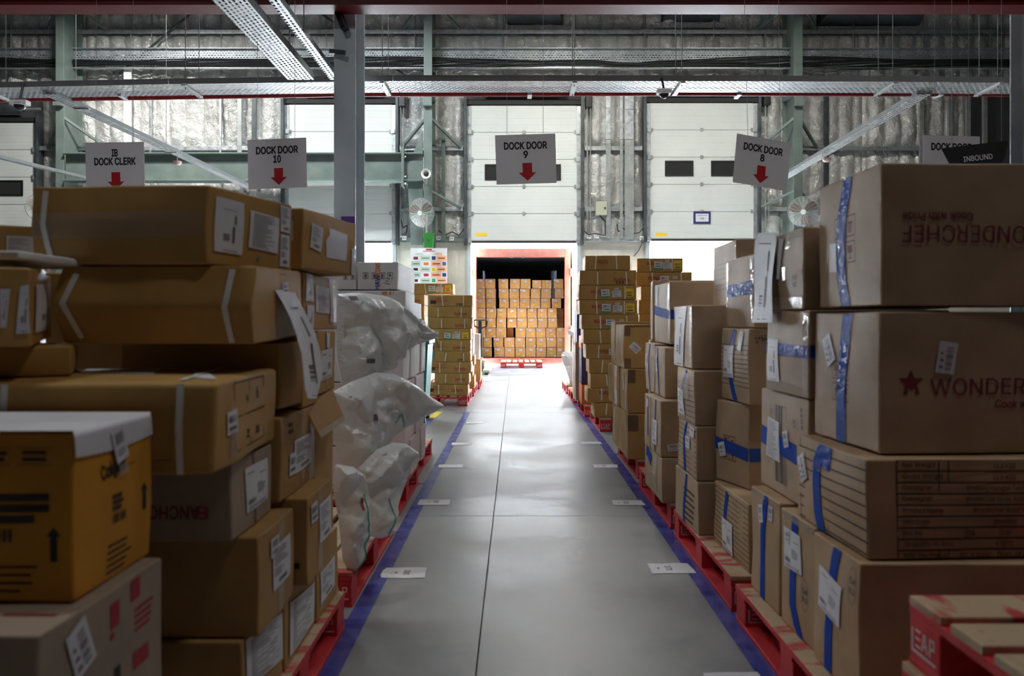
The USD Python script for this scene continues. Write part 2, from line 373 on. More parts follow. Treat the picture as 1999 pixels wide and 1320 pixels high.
for z in (8.40, 5.52, 4.02):
    cuts = [-15.0] + (sorted(e for d in LEAF for e in (d[0] - .16, d[1] + .16)) if z < 8 else []) + [15.0]
    for a, b in zip(cuts[::2], cuts[1::2]):
        if b - a < .1: continue
        m = MB(); m.box(a, b, YW - .24, YW - .04, z - .03, z + .012, .004); m.box(a, b, YW - .24, YW - .215, z - .09, z - .03, .004)
        wall.part('girt', m, M['galv'])
for px in (30, 262, 302, 437, 570, 640, 812, 982, 1121, 1257, 1390, 1490, 1660, 1795, 1925):
    x = wx(px)
    wall.part('sag_rod', MB().tube([(x, YW - .17, 6.95), (x, YW - .17, 10.5)], .022, 6), M['galv_dull'])
for px, a in ((262, 0), (302, 0), (437, 0), (474, 1), (502, 2), (555, 1), (1606, 2), (1790, 1), (1845, 1), (1880, 1), (1912, 1)):
    x = wx(px)
    wall.part('post', MB().box(x - .025 - .03 * (a > 0), x + .025 + .03 * (a > 0), YW - .25, YW - .19, 4.6 if px < 600 else 3.3, 6.9, .006), M[('galv', 'galv_dull', 'steel_dark')[a]])
for px in (1146, 1151):                              # thin conduits beside the middle bay
    wall.part('conduit', MB().tube([(wx(px), YW - .22, 3.3), (wx(px), YW - .22, 6.9)], .012, 5), M['galv_dull'])

# yard outside
t = T('yard', 'bright concrete yard beyond the dock doors', 'ground', (0, 40, -1.2), kind='structure')
t.part('slab', MB().box(-60, 60, YW + .1, 120, -1.4, -1.2), M['yard'])

# ------------------------------------------------------------------ dock doors (raised sectional leaves)
def door(n, x0, x1, ztop, zbot, npan, label, wins=(), extra=None):
    t = T(f'door_{n}', label, 'dock door', ((x0 + x1) / 2, YW - .2, zbot), kind='structure')
    y = YW - .2
    h = (ztop - zbot) / npan
    for k in range(npan):
        za, zb = zbot + k * h + .004, zbot + (k + 1) * h - .004
        nz = 4
        prof = [(y + .045, za), (y + .008, za), (y, za + .012)]
        for g in range(1, nz):
            zc = za + (zb - za) * g / nz
            prof += [(y, zc - .012), (y + .0022, zc), (y, zc + .012)]
        prof += [(y, zb - .012), (y + .008, zb), (y + .045, zb)]
        ex = trimesh.creation.extrude_polygon(Polygon(prof), x1 - x0 - .06, engine='earcut')
        b = MB().add(np.array(ex.vertices)[:, [2, 0, 1]] + [x0 + .03, 0, 0], ex.faces)
        pn = t.part('panel', b, M['door'], smooth=False)
        for e in (x0 + .06, (x0 + x1) / 2, x1 - .06):
            if k: t.part('hinge', MB().box(e - .035, e + .035, y - .02, y - .001, za - .045, za + .045, .006), M['galv_dull'], pn)
    for (a, c, z0, z1) in wins:
        fr = MB()
        for q in ((a, c, z0, z0 + .04), (a, c, z1 - .04, z1), (a, a + .05, z0 + .04, z1 - .04), (c - .05, c, z0 + .04, z1 - .04)):
            fr.box(q[0], q[1], y - .022, y + .01, q[2], q[3], .006)
        w = t.part('window_frame', fr, M['black'])
        t.part('pane', MB().box(a + .05, c - .05, y - .008, y - .002, z0 + .04, z1 - .04), M['pane'], w)
    for e, s in ((x0, -1), (x1, 1)):
        a, c = (e - .14, e - .07) if s < 0 else (e + .07, e + .14)
        t.part('guide_rail', MB().box(a, c, y - .12, y + .13, zbot - .1 if zbot > 1 else 0, ztop + .25, .006), M['steel_dark'])
        a, c = (e - .07, e + .03) if s < 0 else (e - .03, e + .07)
        t.part('track', MB().box(a, c, y - .03, y + .02, zbot - .1 if zbot > 1 else 0, ztop - .02, .006), M['galv'])
        for k in range(npan):
            t.part('roller_bracket', MB().box(e - .05, e + .05, y - .06, y - .031, zbot + k * h - .06, zbot + k * h + .05, .008), M['galv'])
        if zbot > 1:
            t.part('jamb', MB().box(e - .07 if s < 0 else e - .02, e + .02 if s < 0 else e + .07, y, y + .18, 0, zbot - .1, .005), M['steel_blue'])
    t.part('bottom_seal', MB().box(x0, x1, y - .01, y + .05, zbot - .05, zbot, .01), M['black_matte'])
    t.part('spring_tube', MB().tube([(x0 + .25, y - .12, ztop + .30), (x1 - .25, y - .12, ztop + .30)], .115, 16), M['steel_dark'])
    t.part('shaft', MB().tube([(x0 - .2, y - .12, ztop + .30), (x1 + .2, y - .12, ztop + .30)], .03, 8), M['galv'])
    if zbot > 1:
        t.part('door_operator', MB().box(x1 + .17, x1 + .33, y - .26, y - .02, ztop - .12, ztop + .38, .02), M['black'])
        t.part('hand_chain', MB().tube([(x1 + .21, y - .2, ztop - .1), (x1 + .21, y - .2, 3.6)], .010, 5).tube([(x1 + .29, y - .2, ztop - .1), (x1 + .29, y - .2, 3.6)], .010, 5), M['galv_dull'])
    t.part('lintel', MB().box(x0 - .1, x1 + .1, y - .04, y + .12, ztop + .01, ztop + .12, .01), M['black_matte'])
    return t
zt = wz(209)
d9 = door(3, wx(918), wx(1127), wz(210), wz(472), 5, 'white sectional dock door raised above the salmon container', [(wx(947), wx(985), wz(355), wz(324)), (wx(1057), wx(1094), wz(355), wz(324))])
d8 = door(4, wx(1264), wx(1468), wz(205), wz(468), 5, 'white sectional dock door with blue framed notice, right of the container bay', [(wx(1295), wx(1350), wz(347), wz(317)), (wx(1384), wx(1439), wz(347), wz(317))])
d10 = door(2, wx(566), wx(770), wz(208), wz(472), 5, 'white sectional dock door behind the grey column, left of the container bay')
d11 = door(1, -14.55, wx(78), wz(243), .02, 9, 'white sectional dock door at the far left edge of the photo', [(wx(0), wx(55), wz(385), wz(355))])
for d, px in ((d9, 941), (d8, 1288)):
    d.part('sticker', MB().box(wx(px - 11), wx(px + 11), YW - .204, YW - .2, wz(463), wz(456.5)), M['paper_yellow'], label='yellow sticker')

def board_text(t, name, s, c, u, v, cap, m, bold=False, parent=None, n=None, width=None, lift=.001):
    vv, ff, w = text2d(s, bold)
    c, u, v = map(np.array, (c, u, v)); n = np.cross(u, v) if n is None else np.array(n)
    k = cap if width is None else width / w
    P = c + vv[:, :1] * k * u + vv[:, 1:2] * cap * v + (lift + vv[:, 2:] * .0008) * n
    return t.part(name, (P, ff), m, parent, smooth=False)
EX, EZ = (1, 0, 0), (0, 0, 1)
t = T('door_notice', 'small blue framed paper notice on the right dock door leaf', 'notice', (wx(1366), YW - .205, wz(427)))
t.part('frame', MB().box(wx(1350), wx(1383), YW - .222, YW - .206, wz(439), wz(415.5), .004), M['frame_blue'])
t.part('sheet', MB().box(wx(1354), wx(1379), YW - .226, YW - .222, wz(435), wz(419.5)), M['paper'])
board_text(t, 'lettering', 'DOCK DOOR', (wx(1366.5), YW - .226, wz(422.7)), EX, EZ, .03, M['ink_soft'], True, n=(0, -1, 0))
board_text(t, 'lettering', '-08-', (wx(1366.5), YW - .226, wz(429)), EX, EZ, .05, M['ink_soft'], True, n=(0, -1, 0))

# ------------------------------------------------------------------ columns, beams
def hcol(name, label, x0, x1, y0, y1, z1, m, z0=0.0, fl=.03):
    t = T(name, label, 'column', ((x0 + x1) / 2, (y0 + y1) / 2, z0))
    xm = (x0 + x1) / 2
    t.part('front_flange', MB().box(x0, x1, y0, y0 + fl, z0, z1, .005), m)
    t.part('web', MB().box(xm - .012, xm + .012, y0 + fl, y1 - fl, z0, z1), m)
    t.part('back_flange', MB().box(x0, x1, y1 - fl, y1, z0, z1, .005), m)
    return t
CN = ['green steel frame column at the left beside the far left dock door', 'green steel frame column behind the mesh fan, between two raised dock doors', 'green steel frame column right of the notice door']
cols = []
for (a, b), lb in zip(COLS, CN):
    c = hcol('steel_column', lb, a, b, 18.9, 19.72, 10.4, M['steel_green']); cols.append(c)
    xm = (a + b) / 2
    for s in (-1, 1):
        c.part('flange_brace', MB().bar((xm, 18.95, 8.95), (xm + s * .72, 19.66, 8.42), .06, .06), M['steel_green'])
        c.part('flange_brace', MB().bar((xm, 18.95, 6.1), (xm + s * .72, 19.66, 5.5), .06, .06), M['steel_green'])
        c.part('flange_brace', MB().bar((xm, 18.95, 4.35), (xm + s * .72, 19.66, 4.0), .05, .05), M['steel_green'])
    c.part('stiffener', MB().box(a, b, 18.9, 19.7, 6.62, 6.65).box(a, b, 18.78, 18.9, 6.3, 6.65, .005), M['steel_green'])
zt_, zb_ = 5.75, 3.02
cols[1].part('haunch', MB().add([((x - CX) / F * 19.0, y, z) for y in (18.94, 18.97) for x, z in ((803, zb_), (826, zb_), (826, zt_), (795, zt_ - .9))], [[0, 1, 2, 3], [7, 6, 5, 4], [0, 4, 5, 1], [1, 5, 6, 2], [2, 6, 7, 3], [3, 7, 4, 0]]), M['steel_green'], smooth=False)
near1 = hcol('steel_column', 'blue-grey steel column in front of the dock doors, left of the aisle', -2.21, -1.945, 9.7, 10.30, 9.0, M['steel_blue'])
hcol('steel_column', 'dark grey steel column at the right edge of the photo', 6.39, 6.66, 9.7, 10.30, 9.0, M['steel_grey'])
near1.part('clamp', MB().bar((-2.25, 9.66, 4.48), (-2.05, 9.6, 4.44), .03, .05), M['steel_dark'])
near1.part('bracket', MB().bar((-2.17, 9.64, 5.02), (-2.05, 9.6, 4.72), .10, .06), M['black'])
near1.part('cable', MB().tube([(-2.02, 9.86, z) for z in np.linspace(.0, 4.4, 9)], .018, 6), M['black'])
s = T('purple_notice', 'small purple notice fixed to the blue-grey column', 'notice', W(679, 427, 9.68))
a, b = W(664, 421, 9.69), W(694, 437, 9.69)
s.part('board', MB().box(a[0], b[0], 9.685, 9.697, b[2], a[2], .002), M['paper'])
s.part('face', MB().box(a[0] + .012, b[0] - .008, 9.681, 9.685, b[2] + .006, a[2] - .01), M['sign_purple'])

t = T('portal_beam', 'long green steel girder crossing behind the hanging signs at left', 'beam', (-6.4, 18.95, 4.5))
bx0, bx1, zt_, zb_ = -10.7, -2.2, wz(300) + -.0, wz(355)
zt_, zb_ = CH + 328 / F * 18.95, CH + 273 / F * 18.95
t.part('top_flange', MB().box(bx0, bx1, 18.80, 19.15, zt_ - .03, zt_, .005), M['steel_green'])
t.part('bottom_flange', MB().box(bx0, bx1, 18.80, 19.15, zb_, zb_ + .03, .005), M['steel_green'])
t.part('web', MB().box(bx0, bx1, 18.96, 18.985, zb_ + .03, zt_ - .03), M['steel_green'])
xe = (785 - CX) / F * 18.9
ep = t.part('end_plate', MB().box(xe, xe + .06, 18.76, 19.18, zb_ - .13, zt_ + .13, .004), M['steel_green'])
for z in (zb_ - .06, zb_ + .1, zt_ - .1, zt_ + .06):
    t.part('bolt', MB().tube([(xe + .06, 18.85, z), (xe + .1, 18.85, z)], .025, 8), M['galv'], ep)
t = T('roof_beam', 'long dark red steel beam running across the top of the photo', 'beam', (0, 9.5, 4.95))
t.part('bottom_flange', MB().box(-9, 9.5, 9.36, 9.66, 4.925, 4.955, .004), M['red_dark'])
t.part('web', MB().box(-9, 9.5, 9.50, 9.53, 4.955, 5.5), M['red_dark'])
t.part('top_flange', MB().box(-9, 9.5, 9.36, 9.66, 5.5, 5.53, .004), M['red_dark'])
t = T('fire_pipe', 'red fire main pipe running just below the perforated cross tray', 'pipe', (0, 11.1, 4.37))
t.part('pipe', MB().tube([(-8.2, 11.42, 4.37), (-2.2, 11.10, 4.37), (2, 11.06, 4.37), (8.0, 11.1, 4.37)], .036, 14), M['red'])
for i, x in enumerate((-5.5, -2.4, .2, 3.1, 5.9)):
    t.part('clamp', MB().box(x - .03, x + .03, 11.0 + .05 * (x < -3), 11.2 + .05 * (x < -3), 4.33, 4.42, .005), M['galv'])

# rods bracing the dock wall
for p, q, lb in (((380, 20), (205, 168), 'thin diagonal bracing rod at upper left'), ((708, 90), (798, 152), 'thin diagonal bracing rod right of the blue-grey column'), ((612, 15), (660, 50), 'short diagonal bracing rod left of the blue-grey column')):
    t = T('brace_rod', lb, 'rod', W(*p, 19.63)); t.part('rod', MB().tube([W(*p, 19.63), W(*q, 19.63)], .028, 6), M['steel_dark'])

# ------------------------------------------------------------------ cable trays
M['rail'] = plain('tray_side_rail', (.15, .16, .165), .6, spec=.2)
def tray(t, p, q, w, lip, m, name='tray'):
    """Tray whose underside runs from p to q (centre line)."""
    p, q = np.array(p, float), np.array(q, float); d = (q - p) / np.linalg.norm(q - p)
    a = np.array([d[1], -d[0], 0]); a /= np.linalg.norm(a); up = np.array([0, 0, 1.])
    def slab(o0, o1, z0, z1, mm, nm, par=None):
        V = [e + a * o + up * z for e in (p, q) for o, z in ((o0, z0), (o1, z0), (o1, z1), (o0, z1))]
        return t.part(nm, MB().add(V, [[0, 3, 2, 1], [4, 5, 6, 7], [0, 1, 5, 4], [1, 2, 6, 5], [2, 3, 7, 6], [3, 0, 4, 7]]), mm, par, smooth=False)
    b = slab(-w / 2, w / 2, 0, .003, m, 'tray_base')
    slab(-w / 2 - .004, -w / 2, 0, lip, M['rail'], 'side_rail'); slab(w / 2, w / 2 + .004, 0, lip, M['rail'], 'side_rail')
    return b
t = T('cable_tray', 'perforated galvanised cable tray running right across above the signs', 'cable tray', (0, 10.7, 4.36))
pts = [(-8.0, 11.08, 4.36), (-4.6, 10.86, 4.36), (-1.6, 10.72, 4.36), (1.0, 10.72, 4.36), (3.2, 10.73, 4.36), (5.2, 10.76, 4.36), (8.0, 10.8, 4.35)]
for p, q in zip(pts, pts[1:]): tray(t, p, q, .52, .075, M['tray_x'])
for x in (-7.2, -4.4, -1.75, .78, 2.2, 5.0, 6.4):
    y = np.interp(x, [p[0] for p in pts], [p[1] for p in pts])
    for k in (-.22, .22):
        t.part('hanger_rod', MB().tube([(x + .02 * k, y + k, 4.3), (x + .02 * k, y + k, 10.4)], .0055, 5), M['steel_dark'])
    t.part('support_bracket', MB().box(x - .03, x + .03, y - .30, y + .30, 4.325, 4.357, .004), M['galv_dull'])
t = T('cable_tray', 'broad perforated cable tray coming from the upper left over the aisle edge', 'cable tray', (-2.83, 5, 4.37))
tray(t, (-2.83, 2.0, 4.37), (-2.81, 10.44, 4.37), .34, .09, M['tray_y'])
for y in (4.0, 7.5, 9.3): t.part('hanger_rod', MB().tube([(-2.64, y, 4.35), (-2.64, y, 10.4)], .0055, 5), M['steel_dark'])
t = T('cable_tray', 'narrow perforated cable tray beside the broad one, ending at the blue-grey column', 'cable tray', (-2.37, 5, 4.37))
tray(t, (-2.39, 2.0, 4.37), (-2.37, 10.44, 4.37), .11, .06, M['tray_y'])
for y in (5.0, 8.7): t.part('hanger_rod', MB().tube([(-2.31, y, 4.36), (-2.31, y, 10.4)], .0055, 5), M['steel_dark'])
t = T('cable_tray', 'narrow perforated cable tray sloping down across the left of the photo', 'cable tray', (-6.3, 14, 4.30))
tray(t, (-6.38, 10.9, 4.31), (-6.17, 18.6, 4.29), .17, .06, M['tray_y'])
for y in (11.6, 14.6): t.part('support_bracket', MB().box(-6.42, -6.2, y - .03, y + .03, 4.285, 4.308, .004).tube([(-6.4, y, 4.3), (-6.4, y, 10.4)], .0055, 5), M['galv_dull'])
t = T('cable_tray', 'narrow perforated cable tray sloping down across the right of the photo', 'cable tray', (5.7, 14, 4.30))
tray(t, (5.60, 10.9, 4.31), (5.84, 18.2, 4.29), .2, .06, M['tray_y'])
t = T('cable_tray', 'grey cable tray at the far left edge in front of the lowered dock door', 'cable tray', (-9.5, 16, 4.30))
tray(t, (-10.4, 12.4, 4.31), (-9.15, 18.2, 4.29), .12, .06, M['tray_y'])
t = T('cable_tray', 'long perforated tray with black cables along the upper dock wall', 'cable tray', (0, 19.5, 7.6))
t.part('tray_base', MB().box(-15, 15, 19.50, 19.503, 7.39, 7.86), M['tray_xz'])
t.part('side_rail', MB().box(-15, 15, 19.40, 19.503, 7.86, 7.875), M['galv'])
t.part('side_rail', MB().box(-15, 15, 19.40, 19.503, 7.375, 7.39), M['galv'])
for x in np.arange(-14, 14.1, 2.0): t.part('arm', MB().box(x - .03, x + .03, 19.5, 19.86, 7.36, 7.40), M['galv_dull'])
for k in range(7):
    x = np.linspace(-15, 15, 61)
    z = 7.44 + .025 * k + .05 * np.sin(x * .55 + k * .7) + .03 * np.sin(x * 1.3 + k)
    z = np.where(np.abs(x - 2.75) < .5, z - .10 * (1 - np.abs(x - 2.75) / .5), z)
    t.part('cable', MB().tube(np.c_[x, np.full_like(x, 19.44 - .012 * (k % 3)), z], .018 + .012 * (k % 2), 5), M['black'])

# vertical wire ducts between the container bay and the notice door
for px0, px1, za, zb, lb in ((1183, 1192, 3.25, 6.95, 'narrow vertical galvanised duct beside the beige panel'), (1210.5, 1216, 3.25, 6.95, 'thin middle vertical galvanised duct right of the beige panel'), (1220, 1237.5, 3.22, 6.95, 'broad vertical galvanised duct left of the notice door')):
    t = T('cable_duct', lb, 'cable duct', (wx(px0), YW - .3, za))
    y = YW - .34; k = y / YW
    a, b = wx(px0) * k, wx(px1) * k
    t.part('channel', MB().box(a, b, y, y + .05, za, zb - 1.28, .004), M['galv_dull'])
    t.part('channel', MB().box(a, b, y + .01, y + .06, zb - 1.27, zb, .004), M['galv'])
    for z in np.arange(za + .5, zb, .9): t.part('joint_strip', MB().box(a - .003, b + .003, y - .004, y + .002, z, z + .012), M['galv'])
for px, w_, lb in ((262, .18, 'pale vertical duct on the bright insulation at left'), (868, .09, 'thin vertical steel duct right of the mesh fan column')):
    t = T('cable_duct', lb, 'cable duct', (wx(px), YW - .3, 4))
    t.part('channel', MB().box(wx(px) - w_ / 2, wx(px) + w_ / 2, YW - .36, YW - .30, 5.0 if px < 300 else 3.2, 7.4 if px < 300 else 5.9, .004), M['white_paint'] if px < 300 else M['steel_green'])

# ------------------------------------------------------------------ hoods of the wall ventilators at the top
for a, b, zb, lb in ((985, 1100, 52, 'dark square ventilator hood at top centre'), (1288, 1402, 46, 'dark ventilator hood at the top, right of centre'), (1590, 1792, 54, 'broad dark ventilator hood at the top right')):
    xa, xb, z0 = wx(a), wx(b), wz(zb)
    t = T('vent_hood', lb, 'ventilator', ((xa + xb) / 2, YW - .3, z0))
    z1 = z0 + 1.1
    V = [(xa, YW - .05, z0), (xb, YW - .05, z0), (xb - .12, YW - .55, z0 + .12), (xa + .12, YW - .55, z0 + .12), (xa, YW - .05, z1), (xb, YW - .05, z1), (xb - .12, YW - .62, z1), (xa + .12, YW - .62, z1)]
    t.part('hood', MB().add(V, [[0, 3, 2, 1], [4, 5, 6, 7], [0, 1, 5, 4], [1, 2, 6, 5], [2, 3, 7, 6], [3, 0, 4, 7]]), M['steel_dark'], smooth=False)
    m = MB()
    m.box(xa - .16, xb + .16, YW - .14, YW - .03, z0 - .16, z0, .03).box(xa - .16, xa, YW - .14, YW - .03, z0, z1, .03).box(xb, xb + .16, YW - .14, YW - .03, z0, z1, .03)
    t.part('insulation_frame', m, M['foil'])

# ------------------------------------------------------------------ lamps (above the frame)
for L, where in zip(LAMPS, ('farthest left near the dock wall', 'before the blue-grey column bay', 'before the container bay', 'before the notice door', 'far row above the left stacks', 'far row above the right stacks', 'near row above the left stacks', 'near row above the right stacks')):
    x, y, z = L[:3]
    t = T('ceiling_lamp', 'white troffer lamp hanging from the roof, ' + where, 'lamp', (x, y, z))
    t.part('housing', MB().box(x - .72, x + .72, y - .3, y + .3, z + .02, z + .12, .01).box(x - .72, x + .72, y - .3, y - .27, z - .03, z + .02).box(x - .72, x + .72, y + .27, y + .3, z - .03, z + .02), M['white_paint'])
    t.part('hanger', MB().tube([(x, y, z + .12), (x, y, ZR)], .01, 5), M['steel_dark'])
    lamp(*L)

# ------------------------------------------------------------------ cartons
def perp(d, side): return np.array([d[1], -d[0]]) * side
class Carton:
    """A carton on a pallet. Pn, Ps: near and far end (x, y) of its aisle side; the front runs from Pn into the stack. Local a: along the front, b: along the side, c: up."""
    def __init__(s, name, label, Pn, Ps, zb, zt, w, m, side=1, group=None, n=6, amp=.005, bulge=.005, crease=0.0, tilt=0.0, fdir=None, r=.006, cat='carton'):
        s.Pn = np.array(Pn, float); d = np.array(Ps, float) - s.Pn; s.L = float(np.linalg.norm(d)); s.es = d / s.L
        s.ef = perp(s.es, side) if fdir is None else np.array(fdir) / np.linalg.norm(fdir)
        s.w, s.h, s.zb, s.side, s.tilt = w, zt - zb, zb, side, tilt
        s.seed = float(int(abs(s.Pn[0] * 917 + s.Pn[1] * 331 + zb * 577)) % 97) * 1.7
        s.amp, s.bulge, s.crease = amp, bulge, crease
        c = s.Pn + s.ef * w / 2 + s.es * s.L / 2
        s.t = T(name, label, cat, (c[0], c[1], zb), group)
        v, f = rbox(w, s.L, s.h, r, n)
        if np.cross(s.ef, s.es) < 0: f = f[:, ::-1]
        s.body = s.t.part('body', (s.deform(v), f), m, smooth=45)
        s.m = m
    def world(s, p):
        p = np.asarray(p, float); a, b, c = p[..., 0:1], p[..., 1:2], p[..., 2:3]
        xy = s.Pn + s.ef * a + s.es * b
        return np.concatenate([xy, s.zb + c + s.tilt * b], -1)
    def deform(s, p):
        p = np.asarray(p, float); w = s.world(p)
        q = p * 6.0 + s.seed
        k = min(1.0, s.h / .08)
        d = np.stack([meshkit.noise(q, i) - .5 for i in (1, 2, 3)], -1) * 2 * s.amp * k * np.array([1, 1, .45])
        u, v, z = np.clip(p[..., 0] / s.w, 0, 1), np.clip(p[..., 1] / s.L, 0, 1), np.clip(p[..., 2] / s.h, 0, 1)
        out = np.sin(np.pi * v) * np.sin(np.pi * z) * (1 - 2 * u) * s.bulge
        d[..., :2] -= s.ef * out[..., None]
        out = np.sin(np.pi * u) * np.sin(np.pi * z) * (1 - 2 * v) * s.bulge
        if s.crease: out = out + s.crease * np.maximum(0, 1 - np.abs(z - .5) * 2) * (1 - v) ** 2
        d[..., :2] -= s.es * out[..., None]
        if s.crease: d[..., :2] += (s.ef * (s.crease * .55 * (np.maximum(0, 1 - np.abs(z - .5) * 2) * u ** 3))[..., None])
        return w + d
    FIX = {'side': (0, 0.0), 'front': (1, 0.0), 'top': (2, None)}
    def local(s, face, px, py):
        ax, val = s.FIX[face]; val = s.h if val is None else val
        A, B, C = np.r_[s.ef, 0], np.r_[s.es, s.tilt], np.array([0, 0, 1.])
        ray = np.array([(px - CX) / F, 1, (CY - py) / F])
        basis = [A, B, C]; o = np.r_[s.Pn, s.zb] + basis[ax] * val
        free = [i for i in range(3) if i != ax]
        sol = np.linalg.solve(np.stack([basis[free[0]], basis[free[1]], -ray], 1), np.array([0, 0, CH]) - o)
        p = np.zeros(3); p[ax] = val; p[free[0]], p[free[1]] = sol[0], sol[1]
        return p
    def inside(s, P): return np.clip(P, [.002, .002, .002], [s.w - .002, s.L - .002, s.h - .002]) * (1 - s._on(P)) + P * s._on(P)
    def _on(s, P): return (np.abs(P) < 1e-9) | (np.abs(P - np.array([s.w, s.L, s.h])) < 1e-9)
    def surf(s, P): return s.deform(s.inside(np.asarray(P, float)))
    def axes(s, face):                              # local right and up of a face as the camera sees it, and its outward normal
        if face == 'side': return np.array([0, -s.side, 0.]), np.array([0, 0, 1.]), np.array([-1., 0, 0])
        if face == 'front': return np.array([s.side, 0, 0.]), np.array([0, 0, 1.]), np.array([0, -1., 0])
        return np.array([s.side, 0, 0.]), np.array([0, 1., 0]), np.array([0, 0, 1.])
    def wn(s, face):
        n = s.axes(face)[2]; return np.r_[s.ef * n[0] + s.es * n[1], n[2]]
    def depth(s, p): return s.world(p)[1]
    def sheet(s, face, c00, c10, c11, c01, off, nu=5, nv=5):
        u, v = np.meshgrid(np.linspace(0, 1, nu), np.linspace(0, 1, nv), indexing='ij'); u, v = u[..., None], v[..., None]
        P = c00 * (1 - u) * (1 - v) + c10 * u * (1 - v) + c11 * u * v + c01 * (1 - u) * v
        return s.surf(P.reshape(-1, 3)) + s.wn(face) * off, grid_faces(nu, nv)
    def frame(s, face, cx, cy, hpx, asp, rot):
        c = s.local(face, cx, cy); U, V, _ = s.axes(face)
        h = hpx * s.depth(c) / F; w = h * asp; r = math.radians(rot)
        u, v = U * math.cos(r) + V * math.sin(r), V * math.cos(r) - U * math.sin(r)
        return c - u * w / 2 - v * h / 2, u * w, v * h
    def label(s, face, kind, cx, cy, hpx, asp=.7, rot=0, m='paper', lift=.0034, name=None):
        """A stuck label; its print is a sub-part."""
        o, u, v = s.frame(face, cx, cy, hpx, asp, rot)
        p = s.t.part(name or 'paper_label', s.sheet(face, o, o + u, o + u + v, o + v, lift), M[m], smooth=True)
        R = PRINT[kind]
        if R:
            b = MB()
            for (x0, y0, x1, y1) in R: b.add(*s.sheet(face, o + u * x0 + v * y0, o + u * x1 + v * y0, o + u * x1 + v * y1, o + u * x0 + v * y1, lift + .0012, 2, 2))
            s.t.part('print', b, M['ink_soft'], p, smooth=False)
        return p
    def quad(s, face, pts, m, name, lift=.0016, kind=None, label=None):
        q = [s.local(face, *p) for p in pts]        # bottom left, bottom right, top right, top left as pixels
        p = s.t.part(name, s.sheet(face, *q, lift), M[m] if isinstance(m, str) else m, smooth=True, label=label)
        if kind:
            b = MB(); o, u, v = q[0], q[1] - q[0], q[3] - q[0]
            for (x0, y0, x1, y1) in PRINT[kind]:
                def B(x, y): return q[0] * (1 - x) * (1 - y) + q[1] * x * (1 - y) + q[2] * x * y + q[3] * (1 - x) * y
                b.add(*s.sheet(face, B(x0, y0), B(x1, y0), B(x1, y1), B(x0, y1), lift + .0012, 2, 2))
            s.t.part('print', b, M['ink_soft'], p, smooth=False)
        return p
    def strip(s, face, pts, wid, m='blue_tape', name='tape', lift=.0022):
        L = np.array([s.local(face, *p) for p in pts]); n = s.axes(face)[2]
        Q = []
        for a, b in zip(L, L[1:]):
            k = max(2, int(np.linalg.norm(b - a) / .05)); Q += [a + (b - a) * i / k for i in range(k)]
        Q = np.array(Q + [L[-1]]); tn = np.gradient(Q, axis=0); tn /= np.linalg.norm(tn, axis=1, keepdims=True)
        sd = np.cross(tn, n)
        G = np.stack([Q - sd * wid / 2, Q - sd * wid * .17, Q + sd * wid * .17, Q + sd * wid / 2], 1)
        return s.t.part(name, (s.surf(G.reshape(-1, 3)) + s.wn(face) * lift, grid_faces(len(Q), 4)), M[m], smooth=True)
    def text(s, face, string, cx, cy, hpx, m='print_red', rot=0, bold=False, wpx=None, name='print', wm=None):
        v, f, w = text2d(string, bold)
        c = s.local(face, cx, cy); U, V, _ = s.axes(face); h = hpx * s.depth(c) / F
        r = math.radians(rot); u, vv = U * math.cos(r) + V * math.sin(r), V * math.cos(r) - U * math.sin(r)
        k = h if wpx is None and wm is None else (wm or wpx * s.depth(c) / F) / w
        P = c + v[:, :1] * k * u + v[:, 1:2] * h * vv
        s.t.part(name, (s.surf(P) + s.wn(face) * (.0012 + .0004 * v[:, 2:]), f), M[m], smooth=False)
    def rects(s, face, cx, cy, hpx, asp, R, m, rot=0, name='print', parent=None):
        o, u, v = s.frame(face, cx, cy, hpx, asp, rot); b = MB()
        for (x0, y0, x1, y1) in R: b.add(*s.sheet(face, o + u * x0 + v * y0, o + u * x1 + v * y0, o + u * x1 + v * y1, o + u * x0 + v * y1, .0013, 3, 2))
        s.t.part(name, b, M[m], smooth=False)
    def poly(s, face, pts, m, name='print', lift=.0013):
        q = np.array([s.local(face, *p) for p in pts]); ax = s.FIX[face][0]; fr = [i for i in range(3) if i != ax]
        v2, tri = trimesh.creation.triangulate_polygon(Polygon(q[:, fr]), engine='earcut')
        for _ in range(3): v2, tri = trimesh.remesh.subdivide(v2, tri)
        P = np.zeros((len(v2), 3)); P[:, fr] = v2; P[:, ax] = q[0, ax]
        return s.t.part(name, (s.surf(P) + s.wn(face) * lift, tri), M[m], smooth=False)
    def hang(s, face, rows, m='paper', name='hanging_sheet', out=lambda k: .012, kind=None):
        """A loose sheet over a face: rows (y, x left, x right) in pixels, standing off by out(k)."""
        n = s.wn(face); G = []
        for k, (y, xl, xr) in enumerate(rows):
            a, b = s.world(s.local(face, xl, y)), s.world(s.local(face, xr, y))
            for i in np.linspace(0, 1, 5): G.append(a + (b - a) * i + n * (out(k / (len(rows) - 1)) + .004 * math.sin(5 * i + k * .9)))
        G = np.array(G)
        V = np.vstack([G, G - n * .0008]); fa = grid_faces(len(rows), 5)
        p = s.t.part(name, (V, np.vstack([fa, fa[:, ::-1] + len(G)])), M[m], smooth=True)
